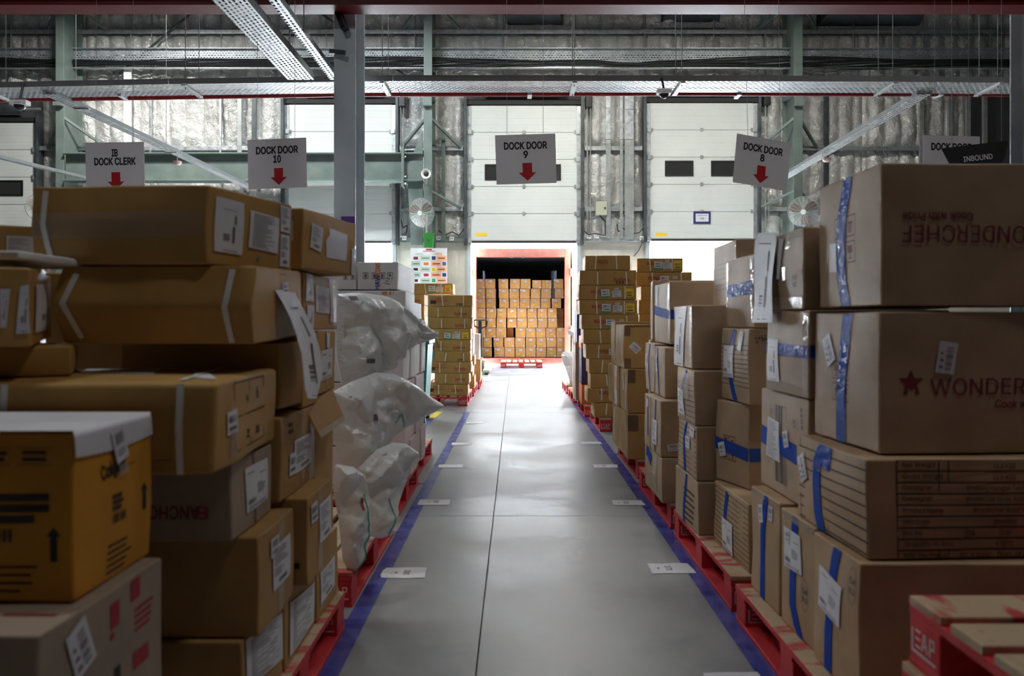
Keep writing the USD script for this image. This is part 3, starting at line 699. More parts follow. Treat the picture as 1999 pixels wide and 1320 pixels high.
        if kind:
            b = MB(); Gr = G.reshape(len(rows), 5, 3)
            def at(x, y):
                y *= len(rows) - 1; x *= 4; i, j = min(int(y), len(rows) - 2), min(int(x), 3); y -= i; x -= j
                return Gr[i, j] * (1 - x) * (1 - y) + Gr[i, j + 1] * x * (1 - y) + Gr[i + 1, j] * (1 - x) * y + Gr[i + 1, j + 1] * x * y + n * .002
            for (x0, y0, x1, y1) in PRINT[kind]: b.add([at(x0, 1 - y0), at(x1, 1 - y0), at(x1, 1 - y1), at(x0, 1 - y1)], [[0, 1, 2, 3]])
            s.t.part('print', b, M['ink_soft'], p, smooth=False)
        return p

def _bars(x0, x1, y0, y1, n, vert=True, seed=1):
    r = random.Random(seed); out = []; p = 0.0
    ws = [r.choice((1, 1, 2, 3)) for _ in range(2 * n)]; t = sum(ws)
    for i, k in enumerate(ws):
        if i % 2 == 0:
            a, b = p / t, (p + k) / t
            out.append((x0 + (x1 - x0) * a, y0, x0 + (x1 - x0) * b, y1) if vert else (x0, y0 + (y1 - y0) * a, x1, y0 + (y1 - y0) * b))
        p += k
    return out
def _lines(x0, x1, y0, y1, n, seed=2, th=.35):
    r = random.Random(seed); s = (y1 - y0) / n
    return [(x0, y0 + i * s, x0 + (x1 - x0) * r.uniform(.5, 1), y0 + (i + th) * s) for i in range(n)]
PRINT = {None: [], 'blank': [],
    'ship': _bars(.08, .42, .16, .27, 11) + _lines(.08, .9, .04, .13, 2) + _lines(.5, .92, .32, .56, 6, 3) + [(.62, .74, .9, .755)] + _lines(.08, .4, .84, .9, 1),
    'barcode': _bars(.15, .85, .52, .86, 12, seed=4) + _lines(.15, .8, .2, .42, 2),
    'barv': _bars(.45, .8, .12, .85, 14, False, 5) + _lines(.15, .35, .15, .8, 3),
    'doc': _lines(.08, .9, .55, .93, 9, 6, .3) + _lines(.08, .7, .3, .5, 4, 7, .3) + _bars(.3, .75, .1, .2, 10, seed=8),
    'docv': _lines(.1, .9, .05, .97, 24, 9, .3),
    'tall': [(.6, .2, .68, .5), (.66, .55, .72, .72)] + _bars(.28, .5, .22, .36, 6, False, 10) + [(.3, .04, .8, .05), (.25, .8, .75, .808)],
    'small': _bars(.15, .85, .5, .8, 8, seed=12) + [(.15, .2, .85, .32)],
    'yellow': [(.15, .55, .85, .62), (.15, .4, .7, .46), (.2, .12, .8, .26)],
}
def icons(n=2, m=2):                                 # outlined handling marks
    R = []
    for i in range(n):
        for j in range(m):
            x0, x1, y0, y1 = i / n + .03, (i + 1) / n - .03, j / m + .04, (j + 1) / m - .04; e = .018; g = e * 1.2
            R += [(x0, y0, x1, y0 + g), (x0, y1 - g, x1, y1), (x0, y0, x0 + e, y1), (x1 - e, y0, x1, y1)]
            xc, yc = (x0 + x1) / 2, (y0 + y1) / 2; dx, dy = (x1 - x0), (y1 - y0)
            if (i + j) % 2: R += [(xc - dx * .22, yc - dy * .05, xc + dx * .22, yc + dy * .3), (xc - dx * .04, yc - dy * .3, xc + dx * .04, yc), (xc - dx * .15, yc - dy * .33, xc + dx * .15, yc - dy * .27)]
            else: R += [(xc - dx * .12, yc - dy * .32, xc - dx * .02, yc + dy * .2), (xc + dx * .04, yc - dy * .32, xc + dx * .14, yc + dy * .2), (xc - dx * .2, yc + dy * .1, xc + dx * .24, yc + dy * .2)]
    return R
def table(rows, cols, th=.012, tv=.008):
    R = [(0, i / rows - th / 2, 1, i / rows + th / 2) for i in range(rows + 1)]
    return R + [(c - tv / 2, 0, c + tv / 2, 1) for c in cols]
def circle(n=22, a=.5, b=.5, th=.03):
    P = [(.5 + a * math.cos(2 * math.pi * i / n), .5 + b * math.sin(2 * math.pi * i / n)) for i in range(n)]
    return P

def R_(xN, Y): return ((xN - CX) / F * Y, Y)          # a pixel column at the distance Y, as (x, y)

# ------------------------------------------------------------------ pallets
PH = .148
def pallet(label, base, rotz=0, src=[None], group='red pallets along the aisle', Lx=1.0, Ly=1.18):
    if src[0] is not None: return copy_thing(src[0], label, base, rotz, group)
    t = T('pallet', label, 'pallet', (0, 0, 0), group)
    for y in (0, Ly / 2 - .06, Ly - .12):            # boards over the floor, blocks, top runners
        for x in (0, Lx / 2 - .065, Lx - .13):
            b = t.part('block', MB().box(x + .003, x + .127, y, y + .12, .018, .108, .004), M['pallet'])
            for cx, cy, u, n in (((x + .065), y, EX, (0, -1, 0)), ((x + .065), y + .12, (-1, 0, 0), (0, 1, 0))) if y in (0, Ly - .12) and x != Lx / 2 - .065 else ():
                m = MB()
                def put(p, q, z0, z1, sl=0): 
                    c = np.array([cx, cy, 0]) + np.array(n) * .001; u_ = np.array(u)
                    m.add([c + u_ * a + np.array([0, 0, z]) + np.array(n) * o for o in (0, .001) for a, z in ((p, z0), (q, z0), (q + sl, z1), (p + sl, z1))], [[4, 5, 6, 7]])
                put(-.05, -.044, .038, .085); put(-.05, .05, .034, .040)
                for k in range(3): put(-.034, -.012, .048 + k * .017, .053 + k * .017)
                put(-.008, -.003, .048, .087, .009); put(.012, .017, .048, .087, -.009); put(-.002, .011, .058, .062)
                put(.024, .029, .048, .087); put(.024, .045, .082, .087); put(.040, .045, .064, .087); put(.024, .045, .064, .069)
                t.part('lettering', m, M['letter'], b, smooth=False)
    for x in (0, Lx / 2 - .065, Lx - .13): t.part('bottom_board', MB().box(x, x + .13, 0, Ly, 0, .018, .003), M['pallet'])
    for y in (0, Ly / 2 - .06, Ly - .12): t.part('runner', MB().box(0, Lx, y, y + .12, .108, .128, .003), M['pallet'])
    for k in range(7):
        x, w = k * (Lx - .13) / 6, .13 if k in (0, 6) else .11
        t.part('deck_board', MB().box(x, x + w, 0, Ly, .128, PH, .004), M['deck_wood' if k in (1, 4) else 'deck'])
        if k in (0, 6): t.part('edge_paint', MB().box(x - .0012 if k == 0 else x + w - .0008, x + .0008 if k == 0 else x + w + .0012, .001, Ly - .001, .129, PH - .001), M['pallet'])
    src[0] = t
    return t
def lpal(lbl, x, y): pallet(lbl, (x, y + 1.18, 0), 180)        # left side: turned round, aisle side at x

# ------------------------------------------------------------------ pallets on the floor
P0 = pallet('red pallet nearest the camera on the right, under the tall taped cartons', (0.885, 2.02, 0))
UsdGeom.Xformable(stage.GetPrimAtPath('/World/pallet')).GetOrderedXformOps()[0].Set(Gf.Vec3d(0.885, 2.02, 0))
for lb, x, y in (('red pallet second from the camera on the right, with bare deck showing', .89, 3.29), ('red pallet third from the camera on the right, under the blue strapped cartons', .895, 4.60),
                 ('red pallet fourth from the camera on the right, under the golden cartons', .93, 6.06), ('red pallet under the near right stack of flat strapped cartons', .92, 8.66),
                 ('red pallet just beyond the flat carton stack on the right', .868, 10.0), ('red pallet second beyond the flat carton stack on the right', .85, 11.7), ('farthest red pallet on the right, below the white sacks', .84, 13.2)):
    pallet(lb, (x, y, 0))
for lb, x, y in (('red pallet nearest the camera on the left, under the orange carton', -.70, .55), ('red pallet second from the camera on the left, with a raw red edge', -.665, 1.93), ('red pallet third from the camera on the left, under the lowest white sack', -.685, 3.34),
                 ('red pallet fourth on the left, beside the row of floor papers', -.715, 4.72), ('red pallet fifth on the left, its bare deck showing past the white sacks', -.75, 6.0),
                 ('red pallet under the left stack of flat strapped cartons', -.678, 11.3), ('red pallet just beyond the flat carton stack on the left', -.66, 12.75), ('farthest red pallet on the left, next to the pallet jack', -.63, 14.1)):
    lpal(lb, x, y)
for k, lb in enumerate(('lowest pallet of the stack at the bottom right corner', 'second pallet up in the stack at the bottom right corner', 'third pallet up in the stack at the bottom right corner', 'topmost pallet of the stack at the bottom right corner')):
    pallet(lb, (.858 + 1.18 + .012 * (k % 2), .75 + .01 * k - (.02 if k == 3 else 0), .001 + k * (PH + .001)), 90)
copy_thing(P0, 'empty red pallet lying on the dock plate before the salmon container', (-.354, 19.0, .091), 0, 'red pallets along the aisle')

# ------------------------------------------------------------------ right side cartons, near to far
def C(label, xN, Yn, xS, Ys, zb, zt, w, m, side=1, name='shipping_carton', **k):
    return Carton(name, label, R_(xN, Yn), R_(xS, Ys), zb, zt, w, M[m], side, **k)
TP = PH + .002
c = C('big tan carton on top at the right edge, red lettering upside down', 1722, 2.245, 1600, 2.67, 1.246, 1.648, .62, 'tan', n=8)
c.strip('side', [(1655, 345), (1648, 420), (1646, 480), (1644, 540), (1651, 604)], .062); c.label('side', 'blank', 1631, 503, 56, .55, -4)
c.rects('side', 1653, 468, 100, .95, icons(), 'print_red')
c.text('front', 'WONDERCHEF', 1900, 458, 33, 'print_red', 180, wpx=283); c.text('front', 'Cook with Pride', 1829, 424, 16, 'print_red', 180, True, wpx=137)
c = C('big tan carton second from top at the right edge, red star and lettering', 1718, 2.245, 1591, 2.66, .826, 1.227, .62, 'tan', n=8)
c.strip('side', [(1657, 609), (1651, 680), (1645, 740), (1643, 800), (1642, 868)], .062); c.label('side', 'barv', 1620, 683, 58, .62, 28)
c.rects('side', 1643, 745, 84, .9, icons(), 'print_red')
c.poly('front', [(1780, 720), (1787, 737), (1804, 738), (1791, 750), (1796, 770), (1787, 770), (1787, 757), (1780, 762), (1773, 757), (1773, 770), (1764, 770), (1769, 750), (1756, 738), (1773, 737)], 'print_red')
c.text('front', 'WONDERCHEF', 1961, 754, 32, 'print_red', 0, wpx=300); c.text('front', 'Cook with Pride', 2006, 788, 15, 'print_red', 0, True, wpx=138)
c.label('front', 'barv', 1846, 698, 61, .60, -8)
c = C('kraft carton third from top at the right edge, printed with a black table', 1692, 2.19, 1556, 2.685, .548, .820, .70, 'kraft2', n=8)
c.rects('side', 1622, 966, 190, 1.62, table(9, (.02, .34, .46, .97), .016, .008), 'print_brown')
c.strip('side', [(1612, 862), (1600, 905), (1599, 950), (1599, 1000), (1606, 1046)], .058); c.strip('side', [(1620, 872), (1618, 916)], .05); c.label('side', 'barv', 1570, 913, 52, .7, 25)
c.rects('front', 1905, 996, 196, 1.62, table(9, (.004, .27, .33, 1.0), .016, .007), 'print_brown')
rows = ['MRP Per Piece', 'Quantity in Box', 'Box No', 'SKU Code', 'Product Name', 'Consigner', 'Consigner', 'Gross Weight', 'Net Weight']
vals = ['RS. 4,500/- (Incl. of all taxes)', '4 SETS', '2100', '10640001', 'Wonderchef Royal Velvet', 'Wonderchef Home Appliances P', 'Zhejiang Hongtai Technology', '12.5 KGS', '10.8 KGS']
for k, (a, b) in enumerate(zip(rows, vals)):
    y = 996 + 98 - (k + .5) * 196 / 9
    c.text('front', a, 1758 + 3.6 * len(a), y, 9, 'print_brown', wpx=6.6 * len(a)); c.text('front', b, 1962, y, 9, 'print_brown', wpx=5.6 * len(b))
c.text('front', '2|94', 1893, 1041, 14, 'ink', 8, wpx=22)
c = C('tall kraft carton lowest at the right edge, blue tape and big white label', 1678, 2.17, 1589, 2.505, TP, .541, .72, 'kraft2')
c.strip('side', [(1635, 1062), (1628, 1130), (1620, 1240), (1616, 1330)], .055); c.quad('side', [(1601, 1181), (1644, 1228), (1649, 1149), (1602, 1101)], 'paper', 'paper_label', .004, 'ship')
def ringmark(c, cx, cy, w, h, txt):
    o, u, v = c.frame('side', cx, cy, h, w, 0); P = circle()
    b = MB(); Q = np.array([o + u * x + v * y for x, y in P]); Qi = np.array([o + u * (.5 + (x - .5) * .93) + v * (.5 + (y - .5) * .96) for x, y in P]); n = len(P)
    V = c.deform(np.vstack([Q, Qi])) + c.wn('side') * .0014
    b.add(V, [[i, (i + 1) % n, n + (i + 1) % n, n + i] for i in range(n)]); c.t.part('marker_ring', b, M['ink_soft'], smooth=False)
    c.text('side', txt, cx, cy, h * .3, 'ink_soft', -90, name='marker_writing')
ringmark(c, 1666, 1145, .5, 74, '32')
c = C('tall kraft carton second in the lowest right row, label with folded corner', 1592, 2.52, 1525, 2.81, TP, .545, .40, 'kraft2')
c.strip('side', [(1556, 1010), (1552, 1060), (1549, 1180), (1562, 1252)], .055); c.quad('side', [(1534, 1104), (1569, 1124), (1566, 1048), (1533, 1026)], 'paper', 'paper_label', .004, 'ship'); ringmark(c, 1573, 1163, .5, 64, '32'); c.label('side', 'barcode', 1541, 1048, 24, .9, 8, lift=.006)
c.strip('side', [(1527, 990), (1590, 1034)], .05, 'clear', 'clear_tape')
c = C('tall kraft carton third in the lowest right row, two barcode stickers', 1522, 2.845, 1467, 3.17, TP, .548, .40, 'kraft2')
c.strip('side', [(1497, 960), (1492, 1040), (1490, 1180)], .05); c.label('side', 'barcode', 1488, 1002, 34, .75, 12); c.label('side', 'barcode', 1506, 1003, 28, .8, 0)
c.strip('side', [(1469, 950), (1520, 981)], .04, 'clear', 'clear_tape')
c = C('tan carton with handwriting and horizontal blue tape, third from top', 1578, 2.71, 1485.6, 3.22, .552, .934, .50, 'tan')
c.strip('side', [(1487, 845), (1520, 866), (1576, 902)], .07); c.quad('side', [(1499, 887), (1524, 904), (1525, 825), (1500, 813)], 'paper', 'paper_label', .004, 'docv'); c.label('side', 'barcode', 1537, 858, 32, .8, 14, lift=.004)
c.rects('side', 1525, 868, 150, .42, _bars(.08, .8, .55, 1, 6, True, 3) + table(1, (0, 1), .006, .02) + _bars(.05, .95, 0, .4, 18, True, 9), 'print_brown')
c.text('side', '4606', 1565, 818, 9, 'ink', -82, wpx=44, name='marker_writing'); c.text('side', '52', 1551, 828, 10, 'ink_soft', -70, name='marker_writing'); c.text('side', 'US', 1506, 800, 10, 'ink_soft', -70, name='marker_writing')
c = C('film-wrapped tan carton with blue tape band, below the hanging paper', 1579, 2.68, 1497, 3.10, .938, 1.240, .48, 'tan', bulge=.012)
c.strip('side', [(1498, 678), (1578, 687)], .043); c.strip('front', [(1579, 687), (1600, 687)], .043); c.label('side', 'tall', 1514, 703, 82, .84, 0, lift=.004)
c.strip('side', [(1499, 748), (1578, 778)], .06, 'clear', 'clear_tape'); c.strip('side', [(1575, 610), (1575, 775)], .06, 'wrap', 'stretch_film')
c = C('film-wrapped tan carton at the top, with long papers hanging over its side', 1569, 2.71, 1479, 3.22, 1.243, 1.523, .50, 'tan', bulge=.012)
c.hang('side', [(455, 1490, 1522), (470, 1485, 1526), (500, 1485, 1525), (540, 1486, 1524), (580, 1488, 1526), (605, 1490, 1529), (630, 1492, 1532)], out=lambda k: .02 + .03 * k * k, kind='tall')
c.hang('side', [(466, 1527, 1534), (500, 1526, 1531), (545, 1524, 1529)], 'paper', out=lambda k: .012)
c.strip('side', [(1482, 595), (1567, 597)], .06, 'clear', 'clear_tape'); c.strip('side', [(1482, 466), (1566, 447)], .05, 'wrap', 'stretch_film'); c.label('side', 'blank', 1541, 474, 24, 1.1, 4, 'wrap', name='stretch_film'); c.label('side', 'blank', 1535, 535, 26, .9, 4, 'wrap', name='stretch_film')
c.text('side', '22', 1554, 548, 16, 'ink_soft', -85, name='marker_writing')
# second pallet
c = C('kraft carton with printed table and paper label, lowest on the second right pallet', 1462, 3.32, 1394, 3.84, TP, .436, .5, 'kraft2')
c.rects('side', 1428, 1030, 118, 2.1, table(12, (.03, .55, .62, .95), .012, .006), 'print_brown'); c.strip('side', [(1420, 962), (1416, 1000), (1416, 1082)], .045); c.quad('side', [(1412, 1068), (1431, 1087), (1432, 1025), (1411, 1008)], 'paper', 'paper_label', .004, 'ship')
c = C('tan carton with a diagonal blue tape band and red marks, turned slightly', 1461.7, 3.60, 1398, 3.87, .440, .822, .24, 'tan')
c.strip('side', [(1398, 862), (1425, 872), (1461, 889)], .058); c.strip('front', [(1462, 889), (1484, 888)], .058); c.label('side', 'barcode', 1413, 876, 27, .95, 14, lift=.004); c.rects('side', 1426, 874, 52, .85, icons(2, 2), 'print_red'); c.label('side', 'barcode', 1413, 876, 20, .9, 14, lift=.006)
c = C('tan carton with white address label, printed table and marker numbers', 1461.7, 3.55, 1409, 3.90, .828, 1.167, .34, 'tan')
c.rects('side', 1431, 712, 78, 2.2, table(9, (0, .45, 1), .014, .006), 'print_brown'); c.strip('side', [(1434, 643), (1429, 676)], .045); c.strip('side', [(1428, 736), (1431, 762), (1436, 786)], .045); c.quad('side', [(1416, 734), (1435, 738), (1436, 674), (1416, 674)], 'paper', 'paper_label', .004, 'ship'); c.label('side', 'blank', 1447, 666, 38, .5, -14)
c.text('front', '2*50', 1485, 662, 11, 'ink', 18, wpx=24, name='marker_writing')
c = C('upright tan carton with horizontal blue tape, film creased, near the top', 1473, 3.55, 1419, 3.94, 1.172, 1.503, .44, 'tan', bulge=.012)
c.strip('side', [(1420, 571), (1472, 561)], .062); c.strip('front', [(1473, 561), (1482, 560)], .062); c.strip('side', [(1421, 514), (1421, 632)], .03, 'clear', 'clear_tape'); c.strip('side', [(1469, 500), (1472, 630)], .05, 'wrap', 'stretch_film')
K18 = C('tan carton with blue strap, lowest in the back row of the second right pallet', 1362, 3.91, 1319, 4.40, TP, .410, .5, 'tan')
c = K18; c.strip('side', [(1340, 925), (1337, 1000), (1337, 1022)], .035); c.rects('side', 1347, 990, 76, 1.3, _lines(.0, .9, .1, 1, 6, 5, .4), 'print_brown')
c = C('tan carton with table print, blue strap and two stickers, second up in the row', 1360, 3.93, 1324, 4.35, .413, .680, .5, 'tan')
c.rects('side', 1342, 872, 96, 2.0, table(10, (.03, .62, .95), .014, .006), 'print_brown'); c.strip('side', [(1342, 817), (1337, 860), (1337, 918)], .038); c.label('side', 'barcode', 1353, 843, 19, 1.8, -4, lift=.004); c.label('side', 'barcode', 1345, 864, 22, 1.7, 0, lift=.004)
c = C('film-wrapped tan carton with table print, third up in the row', 1356, 3.95, 1323, 4.36, .683, .954, .5, 'tan', bulge=.014)
c.rects('side', 1344, 790, 80, 2.0, table(8, (.03, .5, .97), .014, .006), 'print_brown'); c.strip('side', [(1343, 722), (1337, 760)], .05); c.label('side', 'doc', 1333, 783, 48, 1.35, 0, lift=.004); c.label('side', 'blank', 1341, 752, 50, 1.5, 0, 'wrap', name='stretch_film', lift=.006)
c = C('tan carton on top of the row with a full-height white document on its side', 1351, 4.07, 1316, 4.53, .957, 1.284, .5, 'tan2', tilt=.0)
c.quad('side', [(1318, 712), (1335, 716), (1342, 598), (1321, 598)], 'paper', 'paper_label', .004, 'tall'); c.strip('side', [(1349, 600), (1349, 718)], .05, 'clear', 'clear_tape')
c = C('plain tan carton topmost on the second right pallet, behind the blue-taped one', 1437, 4.10, 1392, 4.60, 1.290, 1.625, .55, 'tan2')
c.rects('side', 1412, 540, 50, 2.2, table(5, (.0, 1), .012, .006), 'ink_soft'); c.strip('side', [(1439, 476), (1439, 590)], .05, 'clear', 'clear_tape')
# third pallet
c = C('tan carton with paper-patched blue tape, lowest near one on the third right pallet', 1292, 4.60, 1259, 5.18, TP, .409, .5, 'tan')
c.label('side', 'blank', 1268, 888, 20, 3.2, -10, 'blue_tape', name='tape'); c.label('side', 'blank', 1281, 918, 70, .42, -4, 'wrap', name='stretch_film', lift=.004)
c = C('tan carton with a thin blue strap and long label, second layer of the third pallet', 1290, 4.62, 1270.6, 4.92, .412, .738, .5, 'tan')
c.strip('side', [(1281, 778), (1280, 880)], .022); c.label('side', 'doc', 1280, 843, 48, .95, 0, lift=.004); c.label('front', 'barcode', 1315, 874, 14, 1.6, 4, lift=.004)
c = C('narrow tan carton with thin blue strap behind the long-labelled one', 1270, 4.93, 1258.8, 5.15, .412, .738, .45, 'tan')
c.strip('side', [(1265, 775), (1267, 850)], .02); c.label('side', 'blank', 1265, 786, 16, .9, 0, lift=.004)
c = C('tan carton with thin blue strap, third layer of the third pallet, near half', 1298, 4.76, 1278.5, 5.09, .741, 1.043, .5, 'tan')
c.strip('side', [(1285, 680), (1287, 778)], .022); c.label('side', 'barcode', 1283, 710, 30, .5, 8, lift=.004)
c = C('tan carton with thin blue strap, third layer of the third pallet, far half', 1277.5, 5.11, 1260, 5.47, .741, 1.056, .45, 'tan2')
c.strip('side', [(1269, 668), (1269, 764)], .022); c.label('side', 'blank', 1264, 702, 24, .5, 8, lift=.004)
c = C('big tan carton with blue tape and clear film, top of the third right pallet', 1308, 4.92, 1278.5, 5.44, 1.06, 1.448, .62, 'tan2', bulge=.012)
c.strip('side', [(1279, 605), (1307, 614)], .06); c.strip('front', [(1308, 614), (1318, 614)], .06); c.label('side', 'blank', 1286, 577, 30, .34, 0, lift=.004); c.strip('side', [(1306, 554), (1306, 672)], .05, 'clear', 'clear_tape')
c = C('pale tan carton seen edgewise behind the big film-wrapped one', 1274, 5.52, 1270.5, 5.74, 1.072, 1.484, .55, 'tan2')
c = C('tan carton in the hidden back row of the third right pallet', 1269, 5.52, 1266, 5.74, TP, 1.069, .5, 'tan')
# fourth pallet
c = C('golden carton with brown taped corners, lowest near one on the fourth pallet', 1225, 6.07, 1206.6, 6.62, TP, .496, .5, 'brown2')
c.label('front', 'blank', 1234, 826, 30, .75, 0, 'brown_tape', name='brown_tape'); c.strip('side', [(1222, 812), (1222, 895)], .03, 'clear', 'clear_tape')
c = C('golden carton with pale tape, lowest far one on the fourth pallet', 1206.2, 6.64, 1196, 7.05, TP, .498, .5, 'brown2')
c.strip('side', [(1201, 795), (1201, 862)], .03, 'strap', 'paper_tape')
c = C('golden carton with a small white diamond, middle layer of the fourth pallet', 1225, 6.09, 1210.5, 6.52, .499, .834, .5, 'brown2')
c.label('front', 'blank', 1232, 734, 26, .6, 0, 'brown_tape', name='brown_tape'); c.label('side', 'blank', 1219, 747, 28, .5, 12, lift=.004); c.strip('side', [(1222, 725), (1222, 806)], .04, 'clear', 'clear_tape')
c = C('narrow golden carton sealed with dark brown tape, middle layer, far one', 1208.5, 6.56, 1187.5, 7.15, .501, .834, .45, 'brown2')
c.strip('side', [(1203.5, 714), (1203.5, 790)], .13, 'brown_tape', 'brown_tape')
c = C('golden carton with a tilted square barcode label, top of the fourth pallet', 1218, 6.19, 1201.7, 6.66, .837, 1.176, .55, 'brown2')
c.label('front', 'barv', 1240, 679, 20, .75, 45); c.label('front', 'blank', 1223.5, 646, 20, .6, 0, 'brown_tape', name='brown_tape'); c.label('front', 'blank', 1225, 710, 20, .6, 0, 'brown_tape', name='brown_tape')
c.strip('front', [(1221, 635), (1280, 635)], .03, 'brown_tape', 'brown_tape'); c.strip('side', [(1216, 640), (1216, 716)], .06, 'clear', 'clear_tape')
c = C('golden carton behind the square-labelled one, top of the fourth pallet', 1200.5, 6.70, 1193, 7.02, .837, 1.20, .9, 'brown2')

# ------------------------------------------------------------------ flat strapped cartons (hob boxes) in stacks on both sides
def flat(label, xl, xr, yt, yb, Y, depth, side, prints='a', group=None, m='brown', z=None):
    """A flat carton facing the camera; for side 1 its aisle side is at xl, else at xr."""
    xn = xl if side > 0 else xr
    zt_, zb_ = (CH + (CY - yt) / F * Y, CH + (CY - yb) / F * Y) if z is None else (z[1], z[0])
    X = (xn - CX) / F * Y
    c = Carton('flat_carton', label, (X, Y), (X + .004 * side, Y + depth), zb_, zt_ - .003, abs(xr - xl) / F * Y, M[m], side, group=group, n=4, amp=.004)
    xm, ym, w, h = (xl + xr) / 2, (yt + yb) / 2, xr - xl, yb - yt
    r = random.Random(int(yt * 7 + xl))
    for fx in ((.33, .76) if 'w' in prints else (.3, .8) if r.random() < .5 else (.25, .72)):
        x = xl + w * fx + r.uniform(-3, 3); lean = r.uniform(-2.5, 2.5) * (r.random() < .5)
        c.strip('front', [(x, yt + 1), (x + lean, yb - 1)], .013, 'strap', 'strap', .003)
    if 'u' in prints: c.text('front', 'Sunflame', xl + w * .36, ym - 1, h * .27, 'print_red2', 180, True, wpx=w * .30)
    if 'n' in prints: c.text('front', 'Sunflame', xl + w * .74, ym + h * .1, h * .27, 'print_red2', 0, True, wpx=w * .28)
    if 'l' in prints:
        c.label('front', 'small', xl + w * .46, ym, h * .5, 1.25, r.uniform(-6, 6)); c.label('front', 'doc', xl + w * .66, ym + h * .08, h * .48, 1.4, r.uniform(-3, 3)); c.label('front', 'small', xl + w * .66, ym - h * .28, h * .18, 1.7)
        c.label('front', 'yellow', xl + w * .88, ym, h * .62, 1.0, 0, 'paper_yellow', name='yellow_label'); c.label('front', 'blank', xl + w * .46, ym + h * .3, h * .14, 4.2, 0, 'green_tag', name='green_label', lift=.003)
    if 'g' in prints:
        c.label('front', 'small', xl + w * .5, ym, h * .42, 1.5, 0); c.label('front', 'blank', xl + w * .5, ym + h * .27, h * .13, 4.4, 0, 'green_tag', name='green_label', lift=.003); c.label('front', 'small', xl + w * .70, ym - h * .1, h * .2, 1.6)
    if 'b' in prints: c.rects('front', xl + w * .72, yb - h * .2, h * .2, 3.2, _bars(0, 1, 0, 1, 6, seed=3), 'print_brown')
    if 'k' in prints: c.rects('front', xl + w * .3, ym - h * .1, h * .45, 2.4, _lines(0, 1, 0, 1, 4, 8), 'print_red2'); c.rects('front', xl + w * .1, ym + h * .1, h * .3, 1.6, [(0, 0, 1, 1)], 'print_brown')
    if 's' in prints and side < 0: c.label('side', 'blank', xr, ym, h * .5, .8)
    return c
ORD = ['first', 'second', 'third', 'fourth', 'fifth', 'sixth', 'seventh', 'eighth', 'ninth', 'tenth', 'eleventh', 'twelfth']
GR, GL = 'flat strapped cartons stacked at right beyond the golden cartons', 'flat strapped cartons stacked at left behind the white sacks'
right = [(1142.7, 1230, 498.5, 527, 'u'), (1132, 1242, 529.7, 557, 'nb'), (1130, 1242, 558.5, 585, 'ul'), (1131.5, 1243.6, 586.7, 614.5, 'ul'), (1136, 1246, 616, 643, 'ug'), (1139, 1247, 645, 672, 'b'),
         (1143.6, 1251, 673.6, 701.5, 'ug'), (1150, 1258, 702.5, 729, 'b'), (1153, 1262, 730.6, 754, 'b'), (1146.7, 1255, 755.5, 782.7, 'u'), (1160, 1268, 783.6, 811, 'b')]
zs = np.linspace(TP, CH + (CY - 498.5) / F * 8.72, 12)
for k, (xl, xr, yt, yb, pr) in enumerate(right):
    flat(f'flat strapped brown carton, {ORD[k]} from the top in the tall right stack', xl, xr, yt, yb, 8.72, .42, 1, pr, GR, z=(zs[10 - k], zs[11 - k]))
r2 = [(1243.6, 1333, 504, 530, 'ul'), (1242.5, 1350, 531, 558.5, 'ug'), (1251, 1358, 559, 587, 'u'), (1247, 1355, 588, 615, 'u')] + [(1248, 1355, 616 + 27 * k, 643 + 27 * k, '') for k in range(7)]
zs = np.linspace(TP, CH + (CY - 504) / F * 9.3, 12)
for k, (xl, xr, yt, yb, pr) in enumerate(r2):
    flat(f'flat strapped brown carton, {ORD[k]} from the top in the set-back right stack', xl, xr, yt, yb, 9.3, .42, 1, pr, GR, z=(zs[10 - k], zs[11 - k]))
left = [(837, 922, 576, 599, 'kb'), (836, 921, 600, 621, 'n'), (837, 921.7, 622, 644, 'n'), (835, 918.7, 645, 665, 'l'), (833.6, 918, 666, 687, 'nk'), (848.6, 918, 688, 706, 'b'), (836, 919.5, 706.7, 728.5, 'nk'), (848.6, 915.4, 729, 748, 'n'), (833.6, 912.7, 748.7, 770.5, 'nk')]
zs = np.linspace(TP, CH + (CY - 576) / F * 11.33, 10)
for k, (xl, xr, yt, yb, pr) in enumerate(left):
    c = flat(f'flat strapped brown carton, {ORD[k]} from the top in the left stack', xl, xr, yt, yb, 11.33, .50, -1, pr, GL, z=(zs[8 - k], zs[9 - k]))
    c.quad('side', [(xr + .4, yb - 3), (xr + 6, yb - 4), (xr + 6, yt + 4), (xr + .4, yt + 3)], 'paper', 'paper_label', .004)
zs = np.linspace(TP, CH + (CY - 553) / F * 12.0, 11)
for k in range(10):
    xo = 0 if k == 0 else -62
    flat(f'flat strapped brown carton, {ORD[k]} from the top in the set-back left stack', 808 + xo * .9, 884 + xo * .9, 553 + 21 * k, 574 + 21 * k, 12.0, .5, -1, 'l' if k == 0 else 'n', GL, z=(zs[9 - k], zs[10 - k]))

